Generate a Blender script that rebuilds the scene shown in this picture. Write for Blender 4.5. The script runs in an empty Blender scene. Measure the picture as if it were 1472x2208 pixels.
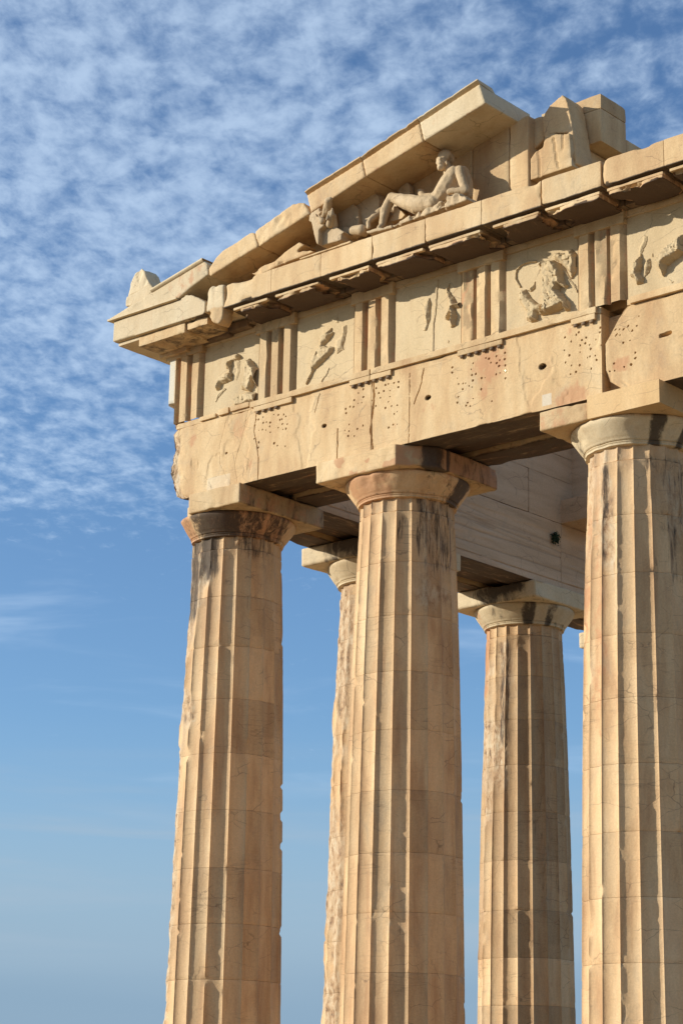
import bpy, bmesh, math, random
import numpy as np
from mathutils import Vector, Matrix

sc = bpy.context.scene
COL = sc.collection
RAD = math.radians
random.seed(7)
RNG = np.random.default_rng(11)

# ------------------------------------------------------------------ camera
CAM = np.array([24.019, -24.337, 0.6207])
YAW, PITCH, ROLL, FPX = -0.728248, 0.277901, 0.0193076, 4561.32
PW, PH = 1472.0, 2208.0


def cam_axes():
    f = np.array([math.sin(YAW) * math.cos(PITCH), math.cos(YAW) * math.cos(PITCH), math.sin(PITCH)])
    r = np.array([math.cos(YAW), -math.sin(YAW), 0.0])
    u = np.cross(r, f)
    return r * math.cos(ROLL) + u * math.sin(ROLL), -r * math.sin(ROLL) + u * math.cos(ROLL), f


AX_R, AX_U, AX_F = cam_axes()
cd = bpy.data.cameras.new('camera')
cam = bpy.data.objects.new('camera', cd)
COL.objects.link(cam)
cd.sensor_fit = 'VERTICAL'
cd.sensor_height = 36.0
cd.sensor_width = 24.0
cd.lens = FPX / PH * 36.0
cd.clip_start = 0.1
cd.clip_end = 20000
m = Matrix.Identity(4)
for i in range(3):
    m[i][0], m[i][1], m[i][2], m[i][3] = AX_R[i], AX_U[i], -AX_F[i], CAM[i]
cam.matrix_world = m
sc.camera = cam


def at(px, py, Y):
    """survey helper: a point of the photograph on the upright plane Y (metres) -> (X, Z)"""
    d = AX_F + AX_R * (px - PW / 2) / FPX - AX_U * (py - PH / 2) / FPX
    t = (Y - CAM[1]) / d[1]
    q = CAM + t * d
    return float(q[0]), float(q[2])


# ------------------------------------------------------------------ world, sun, exposure
SUN_AZ, SUN_EL = RAD(46.8), RAD(17.6)          # azimuth from the facade normal (-Y) towards -X
SUN_DIR = Vector((-math.sin(SUN_AZ) * math.cos(SUN_EL), -math.cos(SUN_AZ) * math.cos(SUN_EL), math.sin(SUN_EL)))
sc.view_settings.view_transform = 'Standard'
sc.view_settings.look = 'None'
sc.view_settings.gamma = 1
sc.view_settings.exposure = 0.40
sl = bpy.data.lights.new('sun', 'SUN')
sl.energy = 4.0
sl.angle = RAD(0.5)
sl.color = (1.0, 0.99, 0.92)
so = bpy.data.objects.new('sun', sl)
COL.objects.link(so)
so.rotation_euler = (-SUN_DIR).to_track_quat('-Z', 'Y').to_euler()
so.location = SUN_DIR * 60

W = bpy.data.worlds.new('World')
sc.world = W
W.use_nodes = True
wt = W.node_tree
wt.nodes.clear()


class NT:
    """tiny node-graph helper"""

    def __init__(self, tree):
        self.t = tree

    def n(self, typ, **kw):
        nd = self.t.nodes.new(typ)
        for k, v in kw.items():
            setattr(nd, k, v)
        return nd

    def put(self, sock, v):
        if isinstance(v, bpy.types.NodeSocket):
            self.t.links.new(v, sock)
        elif v is not None:
            if isinstance(v, (tuple, list)) and sock.type == 'RGBA' and len(v) == 3:
                v = (*v, 1)
            sock.default_value = v

    def math(self, op, a, b=None, c=None, clamp=False):
        nd = self.n('ShaderNodeMath', operation=op, use_clamp=clamp)
        for s, v in zip(nd.inputs, (a, b, c)):
            self.put(s, v)
        return nd.outputs[0]

    def vmath(self, op, a, b=None):
        nd = self.n('ShaderNodeVectorMath', operation=op)
        self.put(nd.inputs[0], a)
        self.put(nd.inputs[1], b)
        return nd.outputs[0]

    def mix(self, f, a, b, blend='MIX'):
        nd = self.n('ShaderNodeMix', data_type='RGBA', blend_type=blend)
        nd.clamp_factor = True
        self.put(nd.inputs[0], f)
        self.put(nd.inputs[6], a)
        self.put(nd.inputs[7], b)
        return nd.outputs[2]

    def noise(self, vec, scale, detail=5, rough=0.55, dist=0.0):
        nd = self.n('ShaderNodeTexNoise')
        self.put(nd.inputs['Vector'], vec)
        nd.inputs['Scale'].default_value = scale
        nd.inputs['Detail'].default_value = detail
        nd.inputs['Roughness'].default_value = rough
        nd.inputs['Distortion'].default_value = dist
        return nd.outputs['Fac']

    def step(self, v, a, b):
        nd = self.n('ShaderNodeMapRange', interpolation_type='SMOOTHSTEP')
        self.put(nd.inputs[0], v)
        nd.inputs[1].default_value = a
        nd.inputs[2].default_value = b
        return nd.outputs[0]

    def stretch(self, vec, s):
        return self.vmath('MULTIPLY', vec, tuple(s))


g = NT(wt)
out = g.n('ShaderNodeOutputWorld')
bg = g.n('ShaderNodeBackground')
sky = g.n('ShaderNodeTexSky', sky_type='NISHITA')
sky.sun_disc = False
sky.sun_elevation = SUN_EL
sky.sun_rotation = math.atan2(SUN_DIR.x, SUN_DIR.y)
sky.altitude = 150
sky.air_density = 1.0
sky.dust_density = 0.6
sky.ozone_density = 2.2
dirv = g.n('ShaderNodeTexCoord').outputs['Generated']
sep = g.n('ShaderNodeSeparateXYZ')
g.put(sep.inputs[0], dirv)
zc = g.math('MAXIMUM', sep.outputs[2], 0.02)
px = g.math('DIVIDE', sep.outputs[0], zc)
py = g.math('DIVIDE', sep.outputs[1], zc)
cmb = g.n('ShaderNodeCombineXYZ')
g.put(cmb.inputs[0], px)
g.put(cmb.inputs[1], py)
flat = cmb.outputs[0]
# cirrocumulus sheet: puffs in tilted rows, thinning towards the horizon
rot = g.n('ShaderNodeVectorRotate', rotation_type='Z_AXIS')
g.put(rot.inputs['Vector'], flat)
rot.inputs['Angle'].default_value = RAD(-41.7)
rowv = g.stretch(rot.outputs[0], (1.05, 0.62, 1))
rot2 = g.n('ShaderNodeVectorRotate', rotation_type='Z_AXIS')
g.put(rot2.inputs['Vector'], rowv)
rot2.inputs['Angle'].default_value = RAD(17)
rowv = rot2.outputs[0]
puff = g.noise(rowv, 22.0, 4, 0.55, 0.3)
puff2 = g.noise(rowv, 46.0, 5, 0.65, 0.2)
rows = g.noise(g.stretch(rowv, (0.35, 1.0, 1)), 13.0, 2, 0.5, 0.2)
big = g.noise(flat, 1.6, 3, 0.5)
mass = g.math('ADD', g.math('MULTIPLY', puff, 0.52), g.math('MULTIPLY', puff2, 0.26))
mass = g.math('ADD', mass, g.math('MULTIPLY', rows, 0.22))
mass = g.math('ADD', mass, g.math('MULTIPLY', g.math('SUBTRACT', big, 0.5), 0.18))
dr_ = g.n('ShaderNodeVectorMath', operation='DOT_PRODUCT')
g.put(dr_.inputs[0], dirv)
dr_.inputs[1].default_value = (0.745, 0.667, 0.0)             # thinner towards the north-east and higher up
thin = g.math('MULTIPLY', g.step(dr_.outputs['Value'], 0.02, 0.15), g.step(sep.outputs[2], 0.38, 0.47))
mass = g.math('SUBTRACT', mass, g.math('MULTIPLY', thin, 0.13))
el_up = g.step(g.math('ADD', sep.outputs[2], g.math('MULTIPLY', g.math('SUBTRACT', big, 0.5), 0.12)), 0.20, 0.365)
cov = g.step(g.math('SUBTRACT', mass, g.math('MULTIPLY', g.math('SUBTRACT', 1.0, el_up), 0.30)), 0.30, 0.66)
wispv = g.stretch(flat, (0.9, 1.0, 1))
wisp = g.step(g.noise(wispv, 1.3, 5, 0.55, 0.6), 0.50, 0.82)
wisp = g.math('MULTIPLY', wisp, g.step(sep.outputs[2], 0.12, 0.20))
wlow = g.math('MULTIPLY', g.math('SUBTRACT', 1.0, g.step(sep.outputs[2], 0.26, 0.36)), 0.5)
wisp = g.math('MULTIPLY', wisp, wlow)
cloud = g.math('MAXIMUM', g.math('MULTIPLY', cov, 0.60), wisp)
skyc = g.mix(1.0, sky.outputs[0], (0.75, 0.93, 1.13), 'MULTIPLY')
# grey haze bank above the horizon
hz = g.math('MULTIPLY', g.math('SUBTRACT', 1.0, g.step(sep.outputs[2], 0.045, 0.185)), 0.92)
bank = g.noise(g.stretch(dirv, (1.5, 1.5, 14.0)), 1.6, 2, 0.5, 0.2)
hcol = g.mix(g.step(g.math('ADD', sep.outputs[2], g.math('MULTIPLY', g.math('SUBTRACT', bank, 0.5), 0.10)), 0.035, 0.10), (1.86, 2.80, 3.88), (2.38, 3.28, 4.28))
skyc = g.mix(hz, skyc, hcol)
streak = g.step(g.noise(g.stretch(dirv, (1.6, 1.6, 22.0)), 2.0, 4, 0.55, 0.4), 0.46, 0.70)
streak = g.math('MULTIPLY', streak, g.math('MULTIPLY', g.step(sep.outputs[2], 0.055, 0.085), g.math('SUBTRACT', 1.0, g.step(sep.outputs[2], 0.12, 0.18))))
skyc = g.mix(g.math('MULTIPLY', streak, 0.55), skyc, (2.8, 3.6, 4.45))
full = g.mix(cloud, skyc, (4.75, 5.95, 7.45))
g.put(bg.inputs['Color'], full)
bg.inputs['Strength'].default_value = 0.108
wt.links.new(bg.outputs[0], out.inputs[0])


# ------------------------------------------------------------------ numpy noise
def _h(ix, iy, iz, seed):
    h = (ix.astype(np.int64) * 374761393 + iy.astype(np.int64) * 668265263 + iz.astype(np.int64) * 2147483647 + seed * 974634) & 0xFFFFFFFF
    h = ((h ^ (h >> 13)) * 1274126177) & 0xFFFFFFFF
    h = ((h ^ (h >> 16)) * 2246822519) & 0xFFFFFFFF
    return ((h ^ (h >> 15)) & 0xFFFFFF) / float(0xFFFFFF) * 2 - 1


def vn(P, seed=0):
    F = np.floor(P)
    t = P - F
    t = t * t * (3 - 2 * t)
    x, y, z = F.T
    r = 0
    for a in (0, 1):
        wx = t[:, 0] if a else 1 - t[:, 0]
        for b in (0, 1):
            wy = t[:, 1] if b else 1 - t[:, 1]
            for c in (0, 1):
                wz = t[:, 2] if c else 1 - t[:, 2]
                r = r + wx * wy * wz * _h(x + a, y + b, z + c, seed)
    return r


def fbm(P, s=1.0, octv=4, seed=0, gain=0.5):
    P = np.asarray(P, float) * s
    a, r, tot = 1.0, 0, 0
    for k in range(octv):
        r = r + a * vn(P + 17.3 * k, seed + k)
        tot += a
        a *= gain
        P = P * 2.03
    return r / tot


def ss(x, a, b):
    t = np.clip((x - a) / (b - a), 0, 1)
    return t * t * (3 - 2 * t)


# ------------------------------------------------------------------ materials
WARM = (0.855, 0.67)


def marble(name, dark, mid, light, stretch=(1.6, 1.6, 0.5), vein=0.25, vstretch=(0.7, 0.9, 7.0), crackle=0.5, streak=0.22, crust_stretch=(1.5, 1.5, 0.7), bump=0.35, rough=0.75, var=0.10, patina=(0.50, 0.30, 0.14), patina_amt=0.5):
    mt = bpy.data.materials.new(name)
    mt.use_nodes = True
    t = mt.node_tree
    t.nodes.clear()
    q = NT(t)
    dark, mid, light = [(r_, g_ * WARM[0], b_ * WARM[1]) for r_, g_, b_ in (dark, mid, light)]
    o = q.n('ShaderNodeOutputMaterial')
    bs = q.n('ShaderNodeBsdfPrincipled')
    t.links.new(bs.outputs[0], o.inputs[0])
    P = q.n('ShaderNodeNewGeometry').outputs['Position']
    rnd = q.n('ShaderNodeObjectInfo').outputs['Random']
    att = {}
    for a in ('soot', 'rust', 'pale', 'tone', 'pit'):
        nd = q.n('ShaderNodeAttribute', attribute_name=a)
        att[a] = nd.outputs['Fac']
    n1 = q.noise(q.stretch(P, stretch), 1.3, 7, 0.6, 0.3)
    ramp = q.n('ShaderNodeValToRGB')
    ramp.color_ramp.elements[0].position = 0.30
    ramp.color_ramp.elements[0].color = (*dark, 1)
    ramp.color_ramp.elements[1].position = 0.72
    ramp.color_ramp.elements[1].color = (*light, 1)
    e = ramp.color_ramp.elements.new(0.5)
    e.color = (*mid, 1)
    q.put(ramp.inputs[0], n1)
    c = ramp.outputs[0]
    # ochre patina in soft blotches
    n2 = q.step(q.noise(q.stretch(P, (1, 1, 0.6)), 0.9, 5, 0.65, 0.6), 0.50, 0.75)
    c = q.mix(q.math('MULTIPLY', n2, patina_amt), c, patina)
    # grey weathering crust
    n4 = q.step(q.noise(q.stretch(P, (1.2, 1.2, 0.8)), 1.7, 9, 0.7, 0.5), 0.52, 0.78)
    c = q.mix(q.math('MULTIPLY', n4, 0.46), c, (0.33, 0.265, 0.18))
    # bedding veins of the marble
    v = q.noise(q.stretch(P, vstretch), 1.1, 3, 0.5, 0.15)
    vm = q.math('SUBTRACT', 1.0, q.step(q.math('ABSOLUTE', q.math('SUBTRACT', v, 0.5)), 0.0, 0.022))
    vreg = q.step(q.noise(q.stretch(P, (0.8, 0.8, 1.2)), 1.1, 3, 0.6), 0.50, 0.70)
    c = q.mix(q.math('MULTIPLY', q.math('MULTIPLY', vm, vein), vreg), c, (0.20, 0.12, 0.06))
    # hairline cracks, mostly along the bedding, in patches
    dv = q.n('ShaderNodeTexNoise')
    q.put(dv.inputs['Vector'], P)
    dv.inputs['Scale'].default_value = 2.2
    dv.inputs['Detail'].default_value = 4
    sc_ = q.n('ShaderNodeVectorMath', operation='SCALE')
    q.put(sc_.inputs[0], q.vmath('SUBTRACT', dv.outputs['Color'], (0.5, 0.5, 0.5)))
    sc_.inputs['Scale'].default_value = 0.5
    pv = q.vmath('ADD', q.stretch(P, (1.0, 1.0, 2.4)), sc_.outputs[0])
    vo = q.n('ShaderNodeTexVoronoi', feature='DISTANCE_TO_EDGE')
    q.put(vo.inputs['Vector'], pv)
    vo.inputs['Scale'].default_value = 1.5
    ck = q.math('SUBTRACT', 1.0, q.step(vo.outputs['Distance'], 0.0, 0.018))
    ck = q.math('MULTIPLY', ck, q.step(q.noise(P, 1.9, 4, 0.6), 0.47, 0.62))
    c = q.mix(q.math('MULTIPLY', ck, crackle), c, (0.10, 0.06, 0.035))
    # fine grain
    n3 = q.noise(P, 38, 4, 0.7)
    gr = q.math('ADD', q.math('MULTIPLY', n3, 0.5), 0.75)
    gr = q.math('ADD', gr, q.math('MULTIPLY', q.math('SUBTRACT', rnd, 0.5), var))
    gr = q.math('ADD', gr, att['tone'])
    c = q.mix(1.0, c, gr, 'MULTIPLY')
    # pale fresh breaks and inserts
    c = q.mix(att['pale'], c, q.mix(n3, (0.50, 0.44, 0.33), (0.72, 0.66, 0.54)))
    # rust coloured patina patches
    nr = q.noise(q.stretch(P, (1.4, 1.4, 0.9)), 4.5, 6, 0.7, 0.4)
    rm = q.step(q.math('ADD', nr, q.math('MULTIPLY', att['rust'], 0.62)), 0.78, 0.98)
    rm = q.math('MULTIPLY', rm, q.math('MINIMUM', q.math('MULTIPLY', att['rust'], 3.0), 0.72))
    c = q.mix(rm, c, q.mix(n1, (0.44, 0.19, 0.085), (0.52, 0.27, 0.13)))
    # brown run-off streaks
    ns_ = q.step(q.noise(q.stretch(P, (4.0, 4.0, 0.28)), 1.5, 6, 0.65, 0.2), 0.54, 0.74)
    c = q.mix(q.math('MULTIPLY', ns_, streak), c, (0.37, 0.175, 0.075))
    # pitted, broken skin: pale, brown and black specks
    pn = q.noise(q.stretch(P, (1, 1, 0.55)), 9, 7, 0.72, 0.4)
    pr_ = q.n('ShaderNodeValToRGB')
    el_ = pr_.color_ramp.elements
    el_[0].position, el_[0].color = 0.36, (0.12, 0.075, 0.045, 1)
    el_[1].position, el_[1].color = 0.64, (0.58, 0.46, 0.30, 1)
    for ps_, cc_ in ((0.43, (0.34, 0.195, 0.095)), (0.52, (0.50, 0.345, 0.20))):
        e_ = el_.new(ps_)
        e_.color = (*cc_, 1)
    q.put(pr_.inputs[0], pn)
    pmask = q.step(q.math('ADD', q.noise(q.stretch(P, (1.5, 1.5, 0.4)), 1.6, 4, 0.6, 0.4), q.math('MULTIPLY', att['pit'], 0.5)), 0.60, 0.95)
    pmask = q.math('MULTIPLY', pmask, q.math('MINIMUM', q.math('MULTIPLY', att['pit'], 2.5), 0.9))
    c = q.mix(pmask, c, pr_.outputs[0])
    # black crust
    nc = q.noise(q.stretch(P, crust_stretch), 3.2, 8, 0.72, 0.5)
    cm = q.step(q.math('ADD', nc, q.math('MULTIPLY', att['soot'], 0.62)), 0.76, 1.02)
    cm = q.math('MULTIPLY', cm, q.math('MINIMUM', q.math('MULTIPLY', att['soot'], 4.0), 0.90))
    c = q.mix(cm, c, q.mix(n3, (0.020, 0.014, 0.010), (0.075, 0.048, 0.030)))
    q.put(bs.inputs['Base Color'], c)
    bs.inputs['Roughness'].default_value = rough
    bs.inputs['Specular IOR Level'].default_value = 0.25
    nb = q.noise(P, 30, 9, 0.75)
    nb2 = q.noise(P, 7.0, 6, 0.65)
    bp = q.n('ShaderNodeBump')
    bp.inputs['Strength'].default_value = bump
    bp.inputs['Distance'].default_value = 0.035
    hgt = q.math('ADD', q.math('MULTIPLY', nb, 0.6), q.math('MULTIPLY', nb2, 0.6))
    q.put(bp.inputs['Height'], q.math('ADD', hgt, q.math('MULTIPLY', q.math('MULTIPLY', pn, att['pit']), 2.2)))
    q.put(bs.inputs['Normal'], bp.outputs[0])
    return mt


M_FRONT = marble('facade_marble', (0.44, 0.295, 0.17), (0.565, 0.43, 0.265), (0.65, 0.54, 0.37), crust_stretch=(0.45, 2.6, 2.6))
M_FRONT_V = marble('facade_block_marble', (0.45, 0.31, 0.18), (0.57, 0.44, 0.275), (0.65, 0.545, 0.38), vein=0.22, var=0.2)
M_RELIEF = marble('metope_marble', (0.50, 0.41, 0.27), (0.57, 0.48, 0.33), (0.62, 0.54, 0.39), vein=0.08, patina_amt=0.15)
M_COL = marble('column_marble', (0.45, 0.29, 0.17), (0.62, 0.455, 0.285), (0.70, 0.56, 0.385), stretch=(2.2, 2.2, 0.45), vein=0.45, streak=0.46, crust_stretch=(4.6, 4.6, 0.65), patina=(0.50, 0.30, 0.16), patina_amt=0.4)
M_INNER = marble('grey_marble', (0.46, 0.345, 0.25), (0.56, 0.43, 0.325), (0.62, 0.495, 0.39), stretch=(0.5, 0.35, 3.0), vein=0.2, streak=0.0, patina_amt=0.12, crust_stretch=(2.6, 0.45, 2.6))
M_NEW = marble('new_marble', (0.52, 0.37, 0.20), (0.58, 0.43, 0.25), (0.62, 0.48, 0.30), vein=0.08, bump=0.1, patina_amt=0.15)
M_PALE = marble('pale_marble', (0.52, 0.44, 0.31), (0.60, 0.53, 0.40), (0.66, 0.60, 0.47), vein=0.12, bump=0.22, patina_amt=0.18)
M_STATUE = marble('cast_stone', (0.40, 0.32, 0.22), (0.50, 0.41, 0.29), (0.57, 0.48, 0.36), vein=0.05, bump=0.25, patina_amt=0.12, stretch=(3, 3, 2))


def simple_mat(name, c1, c2, scale, rough=0.9, bump=0.4):
    mt = bpy.data.materials.new(name)
    mt.use_nodes = True
    q = NT(mt.node_tree)
    bs = mt.node_tree.nodes['Principled BSDF']
    P = q.n('ShaderNodeNewGeometry').outputs['Position']
    n1 = q.noise(P, scale, 7, 0.65)
    q.put(bs.inputs['Base Color'], q.mix(q.step(n1, 0.3, 0.7), c1, c2))
    bs.inputs['Roughness'].default_value = rough
    bp = q.n('ShaderNodeBump')
    bp.inputs['Strength'].default_value = bump
    q.put(bp.inputs['Height'], n1)
    q.put(bs.inputs['Normal'], bp.outputs[0])
    return mt


M_GROUND = simple_mat('bare_rock_ground', (0.25, 0.172, 0.095), (0.34, 0.25, 0.145), 0.6)
M_LEAF = simple_mat('green_leaves', (0.014, 0.028, 0.008), (0.035, 0.06, 0.016), 9.0)
M_GUTTA = marble('dark_marble', (0.10, 0.07, 0.05), (0.18, 0.13, 0.09), (0.32, 0.24, 0.16), patina_amt=0.1)  # darker marble for guttae, bed mouldings and mutule necks

# ------------------------------------------------------------------ object helpers
WLOC = {}


def mk(name, V, F, mat, parent=None, attrs=None, sharp=None, loc=None):
    V = np.asarray(V, float)
    if parent is not None:
        L = np.array(WLOC[parent.name]) if loc is None else np.array(loc, float)
        base = np.array(WLOC[parent.name])
    else:
        lo, hi = V.min(0), V.max(0)
        L = np.array([(lo[0] + hi[0]) / 2, (lo[1] + hi[1]) / 2, lo[2]]) if loc is None else np.array(loc, float)
        base = np.zeros(3)
    me = bpy.data.meshes.new(name)
    Vl = V - L
    if isinstance(F, np.ndarray):
        nf, k = F.shape
        me.vertices.add(len(Vl))
        me.vertices.foreach_set('co', Vl.astype(np.float32).ravel())
        me.loops.add(nf * k)
        me.loops.foreach_set('vertex_index', F.astype(np.int32).ravel())
        me.polygons.add(nf)
        me.polygons.foreach_set('loop_start', np.arange(0, nf * k, k, dtype=np.int32))
        me.polygons.foreach_set('loop_total', np.full(nf, k, dtype=np.int32))
        me.update(calc_edges=True)
        me.validate()
    else:
        me.from_pydata([tuple(v) for v in Vl], [], [tuple(int(i) for i in f) for f in F])
    me.polygons.foreach_set('use_smooth', np.ones(len(me.polygons), dtype=bool))
    if sharp:
        me.set_sharp_from_angle(angle=RAD(sharp))
    for k, a in (attrs or {}).items():
        at_ = me.attributes.new(k, 'FLOAT', 'POINT')
        at_.data.foreach_set('value', np.asarray(a, np.float32))
    me.materials.append(mat)
    ob = bpy.data.objects.new(name, me)
    COL.objects.link(ob)
    ob.location = L - base
    if parent is not None:
        ob.parent = parent
    WLOC[ob.name] = tuple(L)
    return ob


def tag(o, label, cat, group=None):
    o['label'] = label
    o['category'] = cat
    o['kind'] = 'thing'
    if group:
        o['group'] = group
    return o


def empty(name, label, cat, loc, group=None):
    o = bpy.data.objects.new(name, None)
    COL.objects.link(o)
    o.location = loc
    o.empty_display_size = 0.2
    WLOC[o.name] = tuple(loc)
    return tag(o, label, cat, group)


def structure(o):
    o['kind'] = 'structure'
    return o


def surf_box(xs, ys, zs):
    n = (len(xs), len(ys), len(zs))
    axs = (np.asarray(xs), np.asarray(ys), np.asarray(zs))
    keys, quads = [], []
    cnt = 0
    for a in range(3):
        b, c = (a + 1) % 3, (a + 2) % 3
        I, J = np.meshgrid(np.arange(n[b]), np.arange(n[c]), indexing='ij')
        for end in (0, 1):
            ijk = np.zeros((I.size, 3), int)
            ijk[:, a] = end * (n[a] - 1)
            ijk[:, b] = I.ravel()
            ijk[:, c] = J.ravel()
            keys.append((ijk[:, 0] * n[1] + ijk[:, 1]) * n[2] + ijk[:, 2])
            ii, jj = np.meshgrid(np.arange(n[b] - 1), np.arange(n[c] - 1), indexing='ij')
            ii, jj = ii.ravel(), jj.ravel()
            v00, v10, v11, v01 = ii * n[c] + jj, (ii + 1) * n[c] + jj, (ii + 1) * n[c] + jj + 1, ii * n[c] + jj + 1
            qd = np.stack([v00, v10, v11, v01] if end else [v00, v01, v11, v10], 1)
            quads.append(qd + cnt)
            cnt += I.size
    keys = np.concatenate(keys)
    u, inv = np.unique(keys, return_inverse=True)
    F = inv[np.concatenate(quads)]
    k = u % n[2]
    j = (u // n[2]) % n[1]
    i = u // (n[1] * n[2])
    return np.stack([axs[0][i], axs[1][j], axs[2][k]], 1), F


def lin(a, b, res):
    return np.linspace(a, b, max(2, int(math.ceil((b - a) / res)) + 1))


def stone_arrays(lo, hi, res=0.05, R0=0.012, chip=0.06, freq=2.2, chip_t=(0.18, 0.55), disp=0.006, seed=0, xs=None, ys=None, zs=None):
    lo, hi = np.array(lo, float), np.array(hi, float)
    V, F = surf_box(xs if xs is not None else lin(lo[0], hi[0], res), ys if ys is not None else lin(lo[1], hi[1], res), zs if zs is not None else lin(lo[2], hi[2], res))
    c, h = (lo + hi) / 2, (hi - lo) / 2
    p = V - c
    nz = fbm(V, freq, 4, seed)
    R = R0 * (1 + 0.7 * fbm(V, 6, 2, seed + 5)) + chip * ss(nz, *chip_t)
    R = np.clip(R, 0.002, h.min() * 0.85)[:, None]
    qp = np.maximum(np.abs(p) - (h - R), 0)
    Ln = np.linalg.norm(qp, axis=1, keepdims=True) + 1e-9
    sg = np.sign(p)
    nrm = sg * qp / Ln
    V2 = c + sg * (np.minimum(np.abs(p), h - R) + qp * np.minimum(1, R / Ln))
    V2 = V2 + nrm * (disp * fbm(V, 3.0, 4, seed + 9))[:, None]
    return V2, F, nrm, V


def stone(name, lo, hi, mat, parent=None, post=None, attrs=None, sharp=38, loc=None, **kw):
    V, F, nrm, V0 = stone_arrays(lo, hi, **kw)
    at_ = {}
    if attrs:
        at_.update(attrs(V0, nrm))
    if post:
        r = post(V, nrm, V0)
        if isinstance(r, tuple):
            V = r[0]
            for k, a in r[1].items():
                at_[k] = np.maximum(at_[k], a) if k in at_ else a
        else:
            V = r
    return mk(name, V, F, mat, parent, at_, sharp, loc)


def remesh_arrays(V, F, voxel, smooth=0):
    me = bpy.data.meshes.new('tmp')
    me.from_pydata([tuple(v) for v in V], [], [tuple(f) for f in F])
    ob = bpy.data.objects.new('tmp', me)
    COL.objects.link(ob)
    md = ob.modifiers.new('r', 'REMESH')
    md.mode = 'VOXEL'
    md.voxel_size = voxel
    md.adaptivity = 0
    if smooth:
        s = ob.modifiers.new('s', 'SMOOTH')
        s.factor = 0.5
        s.iterations = smooth
    dg = bpy.context.evaluated_depsgraph_get()
    ev = ob.evaluated_get(dg)
    m2 = ev.to_mesh()
    n = len(m2.vertices)
    Vo = np.empty(n * 3, np.float32)
    m2.vertices.foreach_get('co', Vo)
    No = np.empty(n * 3, np.float32)
    m2.vertices.foreach_get('normal', No)
    Fo = [tuple(p.vertices) for p in m2.polygons]
    ev.to_mesh_clear()
    bpy.data.objects.remove(ob)
    bpy.data.meshes.remove(me)
    if all(len(f) == 4 for f in Fo):
        Fo = np.array(Fo)
    return Vo.reshape(-1, 3).astype(float), Fo, No.reshape(-1, 3).astype(float)


def prism(name, poly, axis, a0, a1, mat, parent=None, voxel=0.025, disp=0.012, freq=4.0, seed=0, smooth=1, attrs=None, post=None, loc=None, rough_ends=0.0):
    """polygon (2-D) extruded along an axis, then worn: axis 'y' -> (X,Z); 'x' -> (Y,Z); 'z' -> (X,Y)"""
    def to3(u, v, w):
        return {'y': (u, w, v), 'x': (w, u, v), 'z': (u, v, w)}[axis]
    n = len(poly)
    V = [to3(u, v, a0) for u, v in poly] + [to3(u, v, a1) for u, v in poly]
    bm = bmesh.new()
    vs = [bm.verts.new(v) for v in V]
    bm.faces.new(vs[:n])
    bm.faces.new(vs[n:])
    for i in range(n):
        j = (i + 1) % n
        bm.faces.new((vs[i], vs[j], vs[n + j], vs[n + i]))
    bmesh.ops.recalc_face_normals(bm, faces=bm.faces)
    bmesh.ops.triangulate(bm, faces=bm.faces)
    bm.verts.index_update()
    VV = [tuple(v.co) for v in bm.verts]
    FF = [tuple(v.index for v in f.verts) for f in bm.faces]
    bm.free()
    V, F, N = remesh_arrays(VV, FF, voxel, smooth)
    d = disp * fbm(V, freq, 4, seed) - disp * 2.0 * ss(fbm(V, freq * 0.6, 3, seed + 3), 0.2, 0.6)
    if rough_ends:
        k = {'y': 1, 'x': 0, 'z': 2}[axis]
        d = d + np.abs(N[:, k]) * rough_ends * fbm(V, freq * 2, 4, seed + 8)
    V2 = V + N * d[:, None]
    if post is not None:
        V2 = post(V2, N)
    at_ = attrs(V, N) if attrs else {}
    return mk(name, V2, F, mat, parent, at_, None, loc)


_ico = {}


def ico(sub=2):
    if sub not in _ico:
        bm = bmesh.new()
        bmesh.ops.create_icosphere(bm, subdivisions=sub, radius=1)
        bm.verts.index_update()
        _ico[sub] = (np.array([v.co[:] for v in bm.verts]), np.array([[v.index for v in f.verts] for f in bm.faces]))
        bm.free()
    return _ico[sub]


def clay(name, strokes, mat, parent=None, voxel=0.018, smooth=3, disp=0.004, freq=9, seed=0, attrs=None, loc=None, cut=None):
    """sculpt: strokes (p0, r0, p1, r1[, squash vec]) swept with balls, fused into one continuous surface"""
    S, T = ico(2)
    Vs, Fs, c = [], [], 0
    for st in strokes:
        p0, r0, p1, r1 = st[:4]
        sq = np.array(st[4]) if len(st) > 4 else np.ones(3)
        p0, p1 = np.array(p0, float), np.array(p1, float)
        n = max(1, int(np.linalg.norm(p1 - p0) / (0.28 * max(min(r0, r1), 0.01))) + 1)
        for t in np.linspace(0, 1, n):
            Vs.append(S * (r0 + (r1 - r0) * t) * sq + p0 + (p1 - p0) * t)
            Fs.append(T + c)
            c += len(S)
    V, F, N = remesh_arrays(np.concatenate(Vs), np.concatenate(Fs).tolist(), voxel, smooth)
    V = V + N * (disp * fbm(V, freq, 4, seed))[:, None]
    if cut is not None:
        V = cut(V)
    return mk(name, V, F, mat, parent, attrs(V, N) if attrs else {}, None, loc)


def merge(parts):
    Vs, Fs, c = [], [], 0
    for V, F in parts:
        Vs.append(V)
        Fs.append(F + c)
        c += len(V)
    return np.concatenate(Vs), np.concatenate(Fs)


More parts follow.
